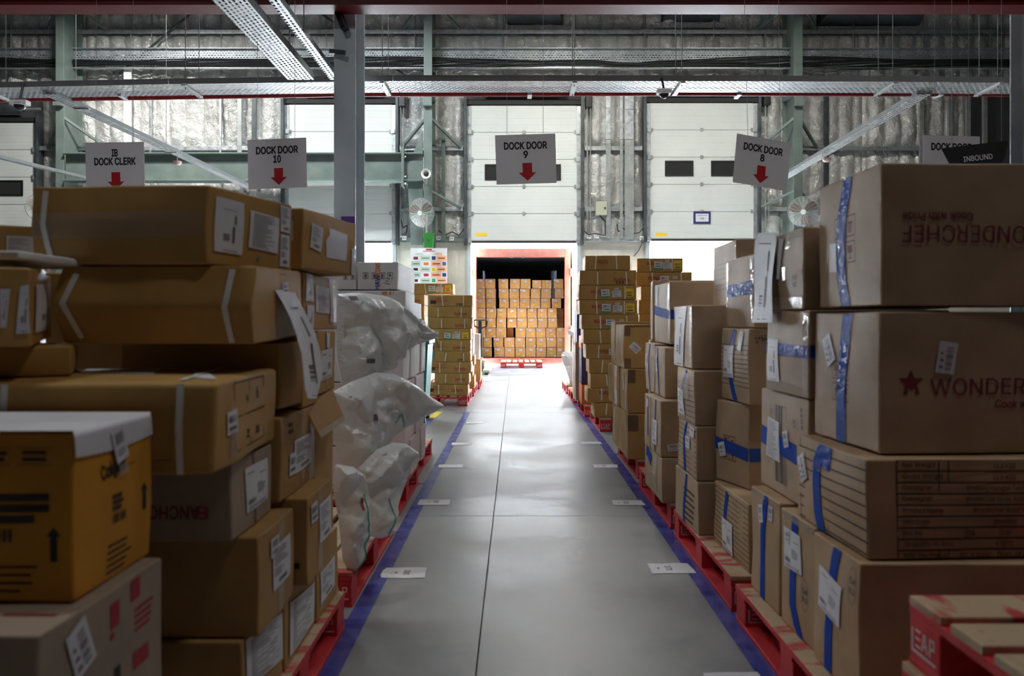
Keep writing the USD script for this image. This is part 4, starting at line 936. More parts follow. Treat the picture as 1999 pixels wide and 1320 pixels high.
# ------------------------------------------------------------------ small far stacks on the last pallets
def block(name, label, x0, x1, y0, y1, z0, z1, m, side, **k):
    return Carton(name, label, (x0 if side > 0 else x1, y0), (x0 if side > 0 else x1, y1), z0, z1, x1 - x0, M[m], side, n=3, **k)
block('shipping_carton', 'orange carton low on the pallet behind the flat carton stack', .845, 1.5, 10.1, 10.55, TP, .40, 'orange2', 1)
block('shipping_carton', 'dark purple carton between two orange ones, behind the flat stack', .84, 1.5, 10.1, 10.5, .402, .86, 'purple', 1)
block('shipping_carton', 'orange carton on the purple one behind the flat stack', .835, 1.5, 10.1, 10.5, .863, 1.02, 'orange2', 1)
block('shipping_carton', 'tan carton leaning next to the purple one beyond the flat stack', .80, 1.4, 10.6, 11.1, TP, .92, 'tan2', 1)
block('shipping_carton', 'purple carton above the tan one beyond the flat stack', .82, 1.5, 10.6, 11.05, .925, 1.35, 'purple', 1)
block('shipping_carton', 'white carton under the far sacks at right', .88, 1.6, 11.8, 12.3, TP, .70, 'whitebox', 1)
block('shipping_carton', 'pinkish carton on the white one under the far sacks', .90, 1.6, 11.8, 12.3, .703, 1.25, 'pinkbox', 1)
block('shipping_carton', 'orange carton seen edgewise above the pinkish one', .91, 1.6, 11.8, 12.3, 1.253, 1.52, 'orange2', 1)
block('shipping_carton', 'white carton standing before the last sacks at right', .90, 1.6, 13.3, 13.9, TP, .62, 'whitebox', 1)
for k in range(3):
    block('flat_carton', f'flat carton beyond the left flat stack, {ORD[k]} from the bottom', -1.25, -.66 - .03 * (k % 2), 12.85, 13.35, TP + .17 * k, TP + .167 * (k + 1), 'brown', -1)
block('flat_carton', 'white-sided carton beyond the left flat stack, on three flat ones', -1.25, -.68, 12.85, 13.3, .662, 1.02, 'whitebox', -1)
block('flat_carton', 'brown carton with a green edge beside the pallet jack', -1.2, -.62, 14.2, 14.7, TP, .52, 'kraft', -1).label('front', 'blank', 933, 672, 5, 1.2, 0, 'green_tag', name='green_label')
block('flat_carton', 'white-sided carton on the brown one beside the pallet jack', -1.2, -.64, 14.2, 14.7, .523, .98, 'whitebox', -1)

# ------------------------------------------------------------------ left side cartons
def CL(*a, **k): return C(*a, side=-1, **k)
PL = PH + .002
c = CL('dark brown carton lowest at left with a big white packing list on its side', 473, 2.02, 550, 2.375, PL, .388, .50, 'kraft')
c.quad('side', [(478, 1345), (548, 1286), (548, 1194), (478, 1250)], 'paper', 'paper_label', .004, 'docv')
c = CL('brown carton second in the lowest left row with a large white packing list', 556, 2.39, 614.7, 2.755, PL, .393, .46, 'kraft')
c.quad('side', [(563, 1283), (611, 1212), (611, 1136), (563, 1178)], 'paper', 'paper_label', .004, 'docv')
c = CL('brown carton third in the lowest left row with a torn white label', 617.5, 2.775, 659, 3.10, PL, .405, .44, 'kraft')
c.label('side', 'doc', 637, 1130, 60, 1.9, 0); c.strip('side', [(625, 1030), (625, 1190)], .05, 'clear', 'clear_tape')
c = CL('dark brown carton in the second left layer, white label with a small sticker on top', 503.8, 2.035, 573.5, 2.36, .392, .648, .56, 'kraft')
c.label('side', 'doc', 547, 1096, 84, 1.3, 0); c.label('side', 'barcode', 533, 1066, 38, 1.3, 0, lift=.004); c.strip('side', [(546, 1015), (546, 1210)], .05, 'clear', 'clear_tape')
c = CL('narrow brown carton in the second left layer beside the lowest white sack', 601.7, 2.415, 646, 2.72, .398, .663, .34, 'kraft')
c.label('side', 'doc', 633, 1012, 74, 1.35, 0); c.label('side', 'small', 612, 1000, 38, 1.2, 2, lift=.004); c.strip('side', [(623, 955), (623, 1110)], .05, 'clear', 'clear_tape')
c.label('front', 'blank', 582, 1105, 12, .9, 0, 'black', name='black_mark')
c = CL('greyish carton with upside-down dark red lettering, third left layer', 452, 1.99, 528, 2.31, .651, .846, .60, 'greybox')
c.text('front', 'ANCHOR', 330, 1001, 24, 'print_red', 180, True, wpx=118); c.rects('front', 394, 1001, 24, 1.0, [(0, 0, .16, 1), (.84, 0, 1, 1), (.16, 0, .84, .14), (.16, .86, .84, 1), (.3, .42, .7, .58), (.16, .25, .3, .75), (.7, .25, .84, .75)], 'print_red2')
c.label('side', 'ship', 498, 945, 84, 1.5, 0); c.strip('side', [(495, 880), (495, 1025)], .012, 'brown_tape', 'seam')
c = CL('brown carton with a white label and glossy film, beside the open flap carton', 547, 2.345, 613, 2.745, .666, .914, .40, 'kraft')
c.label('side', 'doc', 589, 882, 62, 2.2, 0); c.label('side', 'small', 566, 906, 42, .95, 0, lift=.004); c.strip('side', [(606, 800), (608, 935)], .07, 'wrap', 'stretch_film'); c.rects('side', 568, 832, 26, 2.0, _lines(0, 1, 0, 1, 2, 4, .5), 'print_brown')
c.strip('side', [(587, 800), (588, 960)], .045, 'clear', 'clear_tape')
K = CL('brown carton with its taped flap hanging out over the aisle', 613, 2.78, 650, 3.06, .41, .935, .40, 'kraft')
P = np.array([W(590, 783, 2.70), W(648, 756, 3.02), W(674, 820, 2.88), W(627, 856, 2.60)])
m = MB(); nrm = np.cross(P[1] - P[0], P[3] - P[0]); nrm /= np.linalg.norm(nrm)
m.add(np.vstack([P, P + nrm * .005]), [[0, 1, 2, 3], [7, 6, 5, 4], [0, 4, 5, 1], [1, 5, 6, 2], [2, 6, 7, 3], [3, 7, 4, 0]])
fl = K.t.part('flap', m, M['kraft'], smooth=False)
Q = np.array([P[3] * .86 + P[0] * .14, P[2] * .86 + P[1] * .14, P[2], P[3]]) - nrm * .002
K.t.part('clear_tape', MB().add(Q, [[0, 1, 2, 3]]), M['clear'], fl)
c = CL('large strapped brown carton in the middle of the left stack, marker-filled grid on its side', 420, 1.80, 540, 2.345, .852, 1.062, .66, 'brown', n=8, r=.014)
c.strip('front', [(352, 748), (350, 840), (353, 932)], .016, 'strap', 'strap', .003); c.strip('front', [(8, 735), (6, 840), (10, 900)], .016, 'strap', 'strap', .003)
c.strip('top', [(354, 744), (500, 699)], .018, 'strap', 'strap', .003); c.strip('top', [(10, 727), (150, 692)], .018, 'strap', 'strap', .003)
c.quad('top', [(150, 729), (300, 732), (318, 718), (190, 713)], 'paper', 'paper_label'); c.quad('top', [(372, 738), (424, 741), (412, 730), (385, 726)], 'paper', 'paper_label')
c.quad('top', [(255, 712), (300, 712), (325, 700), (275, 702)], 'ink', 'print'); 
c.rects('side', 488, 803, 126, 1.6, table(2, (0, .5, 1.0), .02, .022), 'print_brown')
for tx, x, y, r in (('+', 482, 777, -4), ('6', 503, 765, 6), ('H', 481, 845, 80), ('E', 502, 838, 84)): c.text('side', tx, x, y, 22, 'ink', r, True, wpx=16, name='marker_writing')
c.label('side', 'small', 449, 824, 46, 1.3, 2); c.label('side', 'blank', 452, 860, 60, .7, 0, 'clear', name='clear_tape')
c.rects('front', 200, 880, 40, 6.5, [(0, 0, 1, .04)], 'print_brown')
LU = CL('wide flat brown carton wedged between the strapped cartons', 547, 2.38, 590, 2.57, .937, 1.136, .50, 'brown')
LU.strip('side', [(536, 670), (541, 700), (541, 800)], .016, 'strap', 'strap', .003)
c = CL('brown carton with a diamond label in the fourth left layer', 590, 2.585, 618.5, 2.775, .918, 1.162, .40, 'brown')
c.label('side', 'blank', 603, 689, 42, 1.3, -14)
c = CL('brown carton with a white tag under a clear strip in the fourth left layer', 620.8, 2.785, 654, 3.05, .945, 1.166, .40, 'brown')
c.label('side', 'ship', 636, 710, 58, 1.5, 2); c.label('side', 'blank', 637, 664, 30, .8, -6, lift=.004); c.strip('side', [(637, 652), (637, 752)], .04, 'clear', 'clear_tape')
c = CL('brown carton with creased front and white strap, second from top of the left stack', 498.5, 2.12, 588.7, 2.575, 1.142, 1.348, .51, 'brown', crease=.03, n=10, tilt=.03, fdir=(-1, .0))
c.strip('front', [(157, 534), (146, 592), (165, 660)], .016, 'strap', 'strap', .004); c.strip('front', [(455, 526), (448, 600), (457, 668)], .016, 'strap', 'strap', .004)
c.label('side', 'small', 552, 562, 22, 1.6, 4); c.rects('side', 549, 552, 34, 1.1, [(0, 0, .03, 1), (0, .96, 1, 1), (.97, .4, 1, 1)], 'print_brown')
c.hang('side', [(566, 532, 572), (590, 535, 573), (620, 540, 578), (650, 545, 584), (690, 551, 589), (730, 550, 588), (760, 546, 576), (778, 544, 566)], out=lambda k: .006 + .11 * k - .03 * k * k, kind='tall')
c = CL('brown carton with clear pouches and glossy labels, below the top row at left', 592, 2.60, 658, 3.085, 1.170, 1.362, .5, 'brown')
for cx, cy, h, a in ((602, 560, 56, .42), (604, 618, 44, .45)): c.label('side', 'tall', cx, cy, h, a * 2.4, 0)
c.label('side', 'docv', 627, 585, 52, 2.0, -2); c.label('side', 'blank', 649, 588, 84, .8, 0, 'paper'); c.strip('side', [(650, 548), (650, 636)], .06, 'wrap', 'stretch_film', .004)
c = CL('long brown carton on top of the left stack, white strap and three labels', 405, 2.10, 569, 2.455, 1.352, 1.560, .47, 'brown', crease=.006, n=10, fdir=(-1, .04), bulge=.008)
c.strip('front', [(95, 372), (94, 440), (100, 480), (108, 521)], .016, 'strap', 'strap', .004); c.strip('front', [(72, 442), (400, 437)], .07, 'clear', 'clear_tape', .004)
c.label('side', 'tall', 444, 442, 104, .76, -2); c.label('side', 'docv', 511, 454, 72, 1.28, -3); c.label('side', 'doc', 554, 428, 52, .66, -2, lift=.003); c.label('side', 'doc', 553, 490, 62, .5, 0, lift=.003)
c.label('side', 'blank', 502, 504, 8, .9, 0, 'green_tag', name='green_dot'); c.strip('top', [(430, 366), (520, 384)], .06, 'clear', 'clear_tape'); c.label('side', 'blank', 566, 450, 40, .3, 0, 'wrap', name='stretch_film', lift=.005)
c = CL('brown carton on top of the left stack with a torn-edged label, aisle end', 591, 2.53, 695.5, 2.955, 1.368, 1.563, .42, 'brown', bulge=.008)
c.label('side', 'doc', 615, 464, 48, .95, -8); c.poly('side', [(638, 446), (676, 458), (673, 510), (635, 503), (632, 470), (639, 458)], 'paper', 'paper_label', .0018)
c.rects('side', 656, 474, 44, .8, _lines(.1, .95, .35, .95, 7, 4, .3) + _bars(.3, .8, .08, .22, 8, seed=3), 'ink_soft'); c.label('side', 'blank', 689, 512, 52, .5, 0, 'paper'); c.label('side', 'blank', 676, 516, 5, .9, 0, 'green_tag', name='green_dot'); c.strip('side', [(694, 470), (692, 535)], .03, 'wrap', 'stretch_film', .004)
# behind / left
c = CL('flat brown carton at the left edge carrying the labelled one', 140, 2.0, 155, 2.30, 1.066, 1.140, .34, 'brown')
c = CL('brown carton at the left edge with two hanging white labels', 60, 1.83, 100, 2.32, 1.142, 1.322, .42, 'brown', tilt=.02)
c.quad('front', [(31, 652), (60, 650), (62, 556), (41, 560)], 'paper', 'paper_label', .004, 'tall')
c.quad('side', [(64, 650), (92, 642), (97, 552), (66, 556)], 'paper', 'paper_label', .004, 'tall')
c.quad('front', [(0, 640), (12, 640), (21, 565), (0, 566)], 'paper', 'paper_label', .004, 'tall')
t = T('foam_sheet', 'pale folded sheet lying on the labelled carton at the left edge', 'sheet', (-1.36, 2.05, 1.345))
t.part('sheet', MB().box(-1.62, -1.16, 1.86, 2.24, 1.346, 1.366, .006), M['paper'])
c = CL('brown carton half hidden at the left edge behind the top carton', 84, 2.62, 96, 2.95, 1.385, 1.512, .5, 'kraft')
c.label('front', 'doc', 42, 480, 38, 1.25, 0)
CL('plain brown carton supporting the half hidden one at left', 80, 2.62, 92, 2.95, 1.10, 1.382, .5, 'kraft'); CL('plain brown carton in the hidden inner row at left', 80, 2.62, 92, 2.95, PL, 1.097, .5, 'kraft')
for k, (za, zb) in enumerate(((PL, .62), (.623, 1.0), (1.003, 1.36))):
    Carton('shipping_carton', ('lower', 'middle', 'upper')[k] + ' plain carton hidden in the inner row of the left stack', (-1.215, 2.60), (-1.215, 3.06), za, zb, .32, M['kraft'], -1)
# nearest pair
c = CL('orange carton with a white paper draped over its top, bottom left corner', 143, 1.44, 293, 1.742, .693, 1.00, .40, 'orange', n=8)
t_ = c.local('top', 20, 812)
wv = [c.world(np.array(q, float)) for q in ((-.003, -.003, c.h), (-.003, c.L + .0, c.h), (.40, c.L, c.h), (.40, -.003, c.h))]
G = []
for b in np.linspace(-.004, c.L - .004, 8):
    k = b / c.L
    G.append([c.world(np.array([a, b, z], float)) for a, z in ((-.005 - .002, c.h - .040 - .012 * math.sin(2.4 * k + .4)), (-.005, c.h - .012), (-.002, c.h + .003), (.08, c.h + .003), (.24, c.h + .003), (.395, c.h + .003))])
G = np.array(G).reshape(-1, 3); fa = grid_faces(8, 6)
t = T('paper_sheet', 'large white paper sheet draped over the orange carton', 'paper', G.mean(0))
t.part('sheet', (np.vstack([G, G - [0, 0, .001]]), np.vstack([fa, fa[:, ::-1] + len(G)])), M['paper'], smooth=True)
H = np.array([c.world(np.array([a, b, z], float)) for a in (.30, .13) for b, z in ((-.003, c.h + .003), (-.008, c.h - .006), (-.008, c.h - .012))])
t.part('front_edge', (H, grid_faces(2, 3)), M['paper'])
c.label('side', 'barcode', 225, 868, 66, .72, 14, lift=.008); c.text('side', 'Colgate', 216, 917, 26, 'ink', 6, True, wpx=92); c.label('side', 'blank', 231, 915, 22, 1.6, 8, 'wrap', name='stretch_film', lift=.006)
c.rects('side', 222, 990, 62, .95, _lines(.1, 1, .45, 1, 3, 3, .7) + _bars(.1, 1, .05, .35, 12, seed=6), 'print_brown'); c.rects('side', 230, 1075, 62, 1.6, _lines(.0, 1, .0, 1, 5, 11, .35), 'print_brown'); c.rects('side', 236, 888, 44, 1.9, [(0, 0, 1, .03), (0, .97, 1, 1)], 'print_brown')
def arrow(c, face, x, y, h, w):
    c.poly(face, [(x, y - h / 2), (x + w / 2, y - h / 4), (x + w / 4, y - h / 4), (x + w / 4, y + h / 2), (x - w / 4, y + h / 2), (x - w / 4, y - h / 4), (x - w / 2, y - h / 4)], 'ink')
arrow(c, 'front', 106, 1065, 66, 28); arrow(c, 'side', 275, 966, 52, 14)
c.rects('front', 52, 990, 64, 2.1, _lines(.0, 1, 0, 1, 3, 13, .72), 'print_brown'); c.rects('front', 40, 890, 34, 3.6, [(0, .0, .36, .03), (0, .97, .36, 1), (.46, 0, 1, .03), (.46, .97, 1, 1), (.06, .55, .3, .75), (.55, .6, .92, .8), (.55, .2, .92, .4), (.1, .2, .26, .4)], 'print_brown'); c.rects('front', 14, 1046, 24, 1.4, _bars(0, 1, 0, 1, 6, seed=3), 'print_brown'); c.rects('front', 36, 1125, 62, 1.3, _lines(0, 1, 0, 1, 4, 14, .32), 'print_brown')
c = CL('greyish carton with red printing under the orange one, bottom left corner', 70, 1.29, 317, 1.725, PL, .690, .52, 'greybox', n=8)
c.rects('side', 262, 1150, 40, 1.4, [(.15, 0, .85, 1)], 'print_red2', 0); c.rects('side', 218, 1210, 70, .5, [(0, .3, 1, 1), (0, 0, .4, .2)], 'print_red2'); c.rects('side', 280, 1196, 60, 1.6, _lines(.1, .9, .1, .95, 4, 5, .5), 'print_red2'); c.rects('side', 272, 1280, 34, 1.9, [(0, 0, 1, .95)], 'print_red2'); c.rects('side', 218, 1300, 60, .7, [(.4, 0, 1, .4)], 'ink')
c.label('side', 'barv', 150, 1266, 108, .62, 24); c.rects('top', 60, 1202, 26, 4.6, _lines(0, 1, .2, .9, 2, 6, .5), 'print_red2')

# white cartons behind the sacks (sides along the aisle)
WN = ['nearest', 'second', 'third', 'farthest']
for k, (za, zb, mm) in enumerate(((PL, .40, 'pinkbox'), (.403, .81, 'pinkbox'), (.813, 1.215, 'whitebox'), (1.218, 1.402, 'whitebox'))):
    for j in range(4):
        y0 = 5.12 + j * .297
        x = -.722 + .012 * ((k + j) % 2) - .02 * (k == 3 and j > 1)
        c = Carton('white_carton', f'white carton behind the sacks, {WN[j]} one in the {("lowest", "second", "third", "top full")[k]} layer', (x, y0), (x, y0 + .29), za, zb - .004 - .06 * (k == 3 and j > 1), .62, M[mm], -1, n=3, group='white cartons in rows behind the sacks')
        if k == 3 and j == 0:
            c.rects('front', 757, 572, 6, 4.0, _bars(0, 1, 0, 1, 5), 'print_orange')
c = CL('white carton with vertical orange and blue lettering on top of the white rows', 776, 5.12, 809, 5.92, 1.407, 1.583, .258, 'whitebox', group='white cartons in rows behind the sacks')
c.text('front', 'HAW', 737, 551, 9, 'print_blue', 90, True, wpx=28); c.text('front', 'KINS', 737, 524, 9, 'print_orange', 90, True, wpx=27)
for x in (714, 731, 746, 761): c.rects('front', x, 538, 12, .9, [(0, 0, 1, .08), (0, .92, 1, 1), (0, 0, .08, 1), (.92, 0, 1, 1), (.3, .2, .7, .75)], 'ink_soft')
c.label('front', 'barcode', 757, 546, 13, .9, -12)
c = CL('white carton with small marks left of the lettered one, on top of the white rows', 697, 5.14, 735, 5.94, 1.407, 1.575, .26, 'whitebox', group='white cartons in rows behind the sacks')
for x in (676, 690): c.rects('front', x, 541, 10, .9, [(0, 0, 1, .08), (0, .92, 1, 1), (0, 0, .08, 1), (.92, 0, 1, 1), (.3, .2, .7, .75)], 'ink_soft')

# ------------------------------------------------------------------ white woven sacks
def sack(label, pts, Y, u, T0=.16, seed=0, stitch=None, marks=(), back=.55, name='woven_sack', wr=.04, step=.0105):
    """A stuffed, creased sack: its outline, taken at the distance Y in an upright plane along u, filled out to a pillow."""
    u = np.array([u[0], u[1], 0.]); u /= np.linalg.norm(u); n = np.array([u[1], -u[0], 0.])
    c = np.mean(pts, 0); o = W(c[0], c[1], Y)
    def hit(px, py):
        r = np.array([(px - CX) / F, 1, (CY - py) / F]); t = n.dot(o - [0, 0, CH]) / n.dot(r); p = r * t + [0, 0, CH] - o
        return p.dot(u), p[2]
    pg = Polygon([hit(*p) for p in pts]).buffer(.012).buffer(-.012)
    ex = np.array(pg.segmentize(step).exterior.coords)[:-1]
    x0, z0, x1, z1 = pg.bounds
    gx, gz = np.meshgrid(np.arange(x0, x1, step), np.arange(z0, z1, step * .9), indexing='ij'); gx = gx + (np.arange(gx.shape[1]) % 2) * step / 2
    g = np.c_[gx.ravel(), gz.ravel()]
    pp = shapely.points(g); inn = shapely.contains(pg, pp); g = g[inn]
    d = shapely.distance(pg.exterior, shapely.points(g)); g, d = g[d > step * .55], d[d > step * .55]
    P2 = np.vstack([ex, g]); D = np.r_[np.zeros(len(ex)), d]
    tri = Delaunay(P2).simplices; tri = tri[shapely.contains(pg.buffer(1e-6), shapely.points(P2[tri].mean(1)))]
    k = np.minimum(1, D / .16); th = T0 * np.sqrt(1 - (1 - k) ** 2)
    q = np.c_[P2 * 1.0, np.full(len(P2), seed)]
    sz = max(x1 - x0, z1 - z0); g0 = np.random.default_rng(seed)
    an = g0.uniform(0, math.pi); R2 = np.array([[math.cos(an), math.sin(an)], [-math.sin(an), math.cos(an)]])
    def crumple(sp, st):                            # flat facets meeting in sharp folds, drawn out along one direction
        A = (P2 - [(x0 + x1) / 2, (z0 + z1) / 2]) @ R2.T / [sp, sp * st]
        lim = np.abs(A).max() + 1.5; m = int((2 * lim) ** 2 * 1.0) + 12
        S = np.vstack([g0.uniform(-lim, lim, (m, 2)), [[-lim * 2, -lim * 2], [lim * 2, -lim * 2], [lim * 2, lim * 2], [-lim * 2, lim * 2]]])
        return LinearNDInterpolator(S, g0.uniform(-1, 1, len(S)), fill_value=0)(A)
    s_ = sz / .7 * step / .0105 if step > .03 else 1.0
    r = crumple(.13 * s_, 1.9) + .52 * crumple(.062 * s_, 1.6) + .26 * crumple(.032 * s_, 1.3)
    edge = np.minimum(1, D / .03)
    f = th * .75 + edge * wr * r
    jog = .05 * (meshkit.fbm(q * 2.6, 3, seed + 9) - .5)
    nb = len(ex)
    A = o + P2[:, :1] * u + np.c_[0 * D, 0 * D, P2[:, 1]] + n * (f + jog)[:, None]
    B = o + P2[:, :1] * u + np.c_[0 * D, 0 * D, P2[:, 1]] - n * (th * back + .004 - jog)[:, None]
    fl = tri.copy()
    va = P2[tri]; cr = (va[:, 1, 0] - va[:, 0, 0]) * (va[:, 2, 1] - va[:, 0, 1]) - (va[:, 1, 1] - va[:, 0, 1]) * (va[:, 2, 0] - va[:, 0, 0])
    fl[cr < 0] = fl[cr < 0][:, ::-1]
    i = np.arange(nb); j = (i + 1) % nb; N = len(P2)
    rim = np.vstack([np.c_[i, i + N, j + N], np.c_[i, j + N, j]])
    t = T(name, label, 'sack', o, 'white woven sacks')
    body = t.part('body', (np.vstack([A, B]), np.vstack([fl, fl[:, ::-1] + N, rim])), M['bag'], smooth=22)
    tree = A
    def on(px, py, lift=.004):
        h = np.array(hit(px, py)); kk = np.argsort(((P2 - h) ** 2).sum(1))[:4]; w = 1 / (((P2[kk] - h) ** 2).sum(1) + 1e-5)
        b = o + h[0] * u + np.array([0, 0, h[1]]); dep = (A[kk] - o).dot(n); return b + n * ((dep * w).sum() / w.sum() + lift)
    if stitch:
        S_ = np.array(stitch, float); L = np.linspace(0, len(S_) - 1, 26); sx = np.interp(L, range(len(S_)), S_[:, 0]); sy = np.interp(L, range(len(S_)), S_[:, 1])
        t.part('stitching', MB().tube([on(a, b) for a, b in zip(sx, sy)], .0028, 5), M['thread'])
    for (x, y, w, h, mm) in marks:
        t.part('print', (np.array([on(x + dx * w, y + dy * h, .006) for dx in (-.5, 0, .5) for dy in (.5, 0, -.5)]), grid_faces(3, 3)), M[mm])
    return t
sack('upper white woven sack with a pointed end jutting into the aisle', [(655, 574), (700, 571), (748, 577), (778, 590), (800, 608), (818, 628), (853, 652), (846, 662), (812, 673), (782, 690), (765, 712), (742, 728), (705, 744), (668, 756), (657, 700)], 4.30, (.82, .57), .20, 3, [(846, 656), (850, 665), (853, 680)], [(692, 702, 18, 8, 'ink_soft'), (676, 583, 14, 8, 'ink_soft')], wr=.075)
sack('middle white woven sack lying with its corner pointing at the aisle', [(648, 766), (690, 744), (735, 727), (770, 730), (802, 746), (832, 770), (863, 789), (856, 797), (820, 817), (790, 835), (768, 852), (745, 882), (716, 905), (688, 918), (663, 902), (650, 840)], 4.05, (.82, .57), .17, 11, [(757, 822), (770, 806), (775, 830)], [(712, 810, 8, 12, 'ink_soft')], wr=.06)
sack('lower white woven sack hanging over the pallet edge', [(700, 915), (735, 878), (768, 864), (792, 866), (818, 884), (805, 903), (795, 930), (785, 960), (772, 988), (768, 1040), (742, 1052), (716, 1046), (700, 985)], 3.86, (.82, .57), .13, 23, [(746, 968), (752, 1000), (748, 1040)], wr=.05)
sack('lowest white woven sack, narrow, with green stitching and a pink mark', [(652, 905), (690, 912), (712, 928), (722, 980), (723, 1040), (713, 1085), (700, 1106), (684, 1127), (668, 1092), (660, 1010), (650, 960)], 3.42, (.82, .57), .09, 37, [(703, 962), (706, 1010), (714, 1045), (706, 1062), (708, 1085), (688, 1106), (682, 1150)], [(696, 978, 5, 22, 'print_red2')], wr=.05)
sack('white sack slumped over cartons beside the container at right', [(1095, 688), (1103, 686), (1112, 690), (1120, 680), (1128, 684), (1130, 720), (1126, 748), (1112, 742), (1104, 720), (1096, 699)], 13.1, (1, .2), .25, 51, wr=.09, step=.05)
sack('white film bundle high beside the container at right', [(1108, 644), (1116, 641), (1122, 650), (1128, 655), (1127, 680), (1118, 676), (1116, 655), (1109, 653)], 13.0, (1, .2), .15, 57, wr=.06, step=.05)

# ------------------------------------------------------------------ floor tape and paper markers
_tz = [.0010]
def tape_line(label, pts, w, m='tape_blue'):
    _tz[0] += .0001; tz = _tz[0]
    P = np.array([flo(*p) for p in pts])[:, :2]; d = P[-1] - P[0]; d /= np.linalg.norm(d); s = np.array([d[1], -d[0]]) * w / 2
    L = np.linalg.norm(P[-1] - P[0]); k = max(2, int(L / .1)); Q = P[0] + (P[-1] - P[0]) * np.linspace(0, 1, k)[:, None]
    ed = (meshkit.noise(np.c_[Q * 9, 0 * Q[:, 0]], 3) - .5) * .004
    V = np.vstack([np.c_[Q + s * (1 + ed[:, None] / w), np.full(k, tz)], np.c_[Q - s, np.full(k, tz)]])
    t = T('floor_tape', label, 'tape', (*P[0], 0)); i = np.arange(k - 1)
    t.part('strip', (V, np.vstack([np.c_[i, i + 1, i + 1 + k], np.c_[i, i + 1 + k, i + k]])), M[m])
tape_line('long blue floor tape along the left side of the aisle', [(580, 1430), (912, 805)], .078)
tape_line('long blue floor tape along the right side of the aisle', [(1580, 1430), (1112, 773)], .078)
for lb, p, q in (('short blue cross tape by the nearest left pallet', (655, 1215), (705, 1213)), ('short blue cross tape below the lower white sack', (748, 1041), (795, 1040)), ('short blue cross tape by the bare left pallet deck', (816, 945), (842, 944)),
                 ('short blue cross tape at the right, beside the second pallet', (1312, 1063), (1330, 1063)), ('short blue cross tape at the right, beside the third pallet', (1237, 945), (1262, 944)), ('short blue cross tape at the right, beside the golden cartons', (1196, 887), (1214, 887))):
    tape_line(lb, [p, q], .05)
tape_line('short blue tape on the floor behind the sacks', [(818, 847), (842, 818)], .07); tape_line('yellow floor tape stub behind the sacks', [(843, 816), (858, 804)], .09, 'tape_yellow')
PAPERS = [(789, 1119, .205, .155, '182', 'nearest on the left, by the lowest sack'), (848, 981, .205, .15, '183', 'second on the left'), (880, 910.5, .205, .14, None, 'third on the left'), (902, 867, .20, .14, None, 'fourth on the left'), (927, 826, .2, .13, None, 'fifth on the left'),
          (1310, 1110.5, .205, .16, '171', 'second on the right, by the red pallet edge'), (1226, 982, .205, .15, '172', 'third on the right'), (1182, 910.5, .2, .14, '173', 'fourth on the right'), (1154, 865, .2, .14, None, 'fifth on the right'), (1436, 1330, .19, .12, None, 'nearest on the right, cut by the picture edge'), (1020, 737, .42, .28, None, 'far off in the middle of the aisle')]
for i, (x, y, w, d, tx, where) in enumerate(PAPERS):
    p = flo(x, y); yaw = rng.uniform(-.04, .04)
    t = T('floor_paper', 'white paper marker stuck to the floor, ' + where, 'paper marker', p, 'paper markers on the floor')
    cs, sn = math.cos(yaw), math.sin(yaw)
    e = rng.uniform(-.006, .006, (14, 2))
    ring_ = [(a * w / 2, b * d / 2) for a, b in ((-1, -1), (-.4, -1), (.2, -1), (1, -1), (1, -.2), (1, .5), (1, 1), (.4, 1), (-.3, 1), (-1, 1), (-1, .4), (-1, -.3))]
    R = np.array([(p[0] + (a + e[k][0]) * cs - (b + e[k][1]) * sn, p[1] + (a + e[k][0]) * sn + (b + e[k][1]) * cs) for k, (a, b) in enumerate(ring_)])
    tri = trimesh.creation.triangulate_polygon(Polygon(R), engine='earcut'); z = .0024
    sp = t.part('sheet', (np.c_[tri[0], np.full(len(tri[0]), z)], tri[1]), M['paper'])
    if tx:
        vv, ff, ww = text2d(tx); s_ = -1 if x > CX else 1                       # numbers are turned a quarter turn
        c0 = p[:2] + np.array([.012 * s_, 0]); P = np.c_[c0[0] - s_ * vv[:, 1] * .03 * 1.0, c0[1] + s_ * vv[:, 0] * .028, z + .0008 + vv[:, 2] * .0005]
        t.part('number', (P, ff), M['ink_soft'], sp, smooth=False)
        P = np.c_[c0[0] - .045 + vv[:, 1] * 0 + .012 * vv[:, 0] * .6, c0[1] + vv[:, 1] * .02, z + .0008 + vv[:, 2] * .0005]
        t.part('mark', MB().box(c0[0] - .055, c0[0] - .045, p[1] - .008, p[1] + .008, z, z + .001), M['ink_soft'], sp, smooth=False)

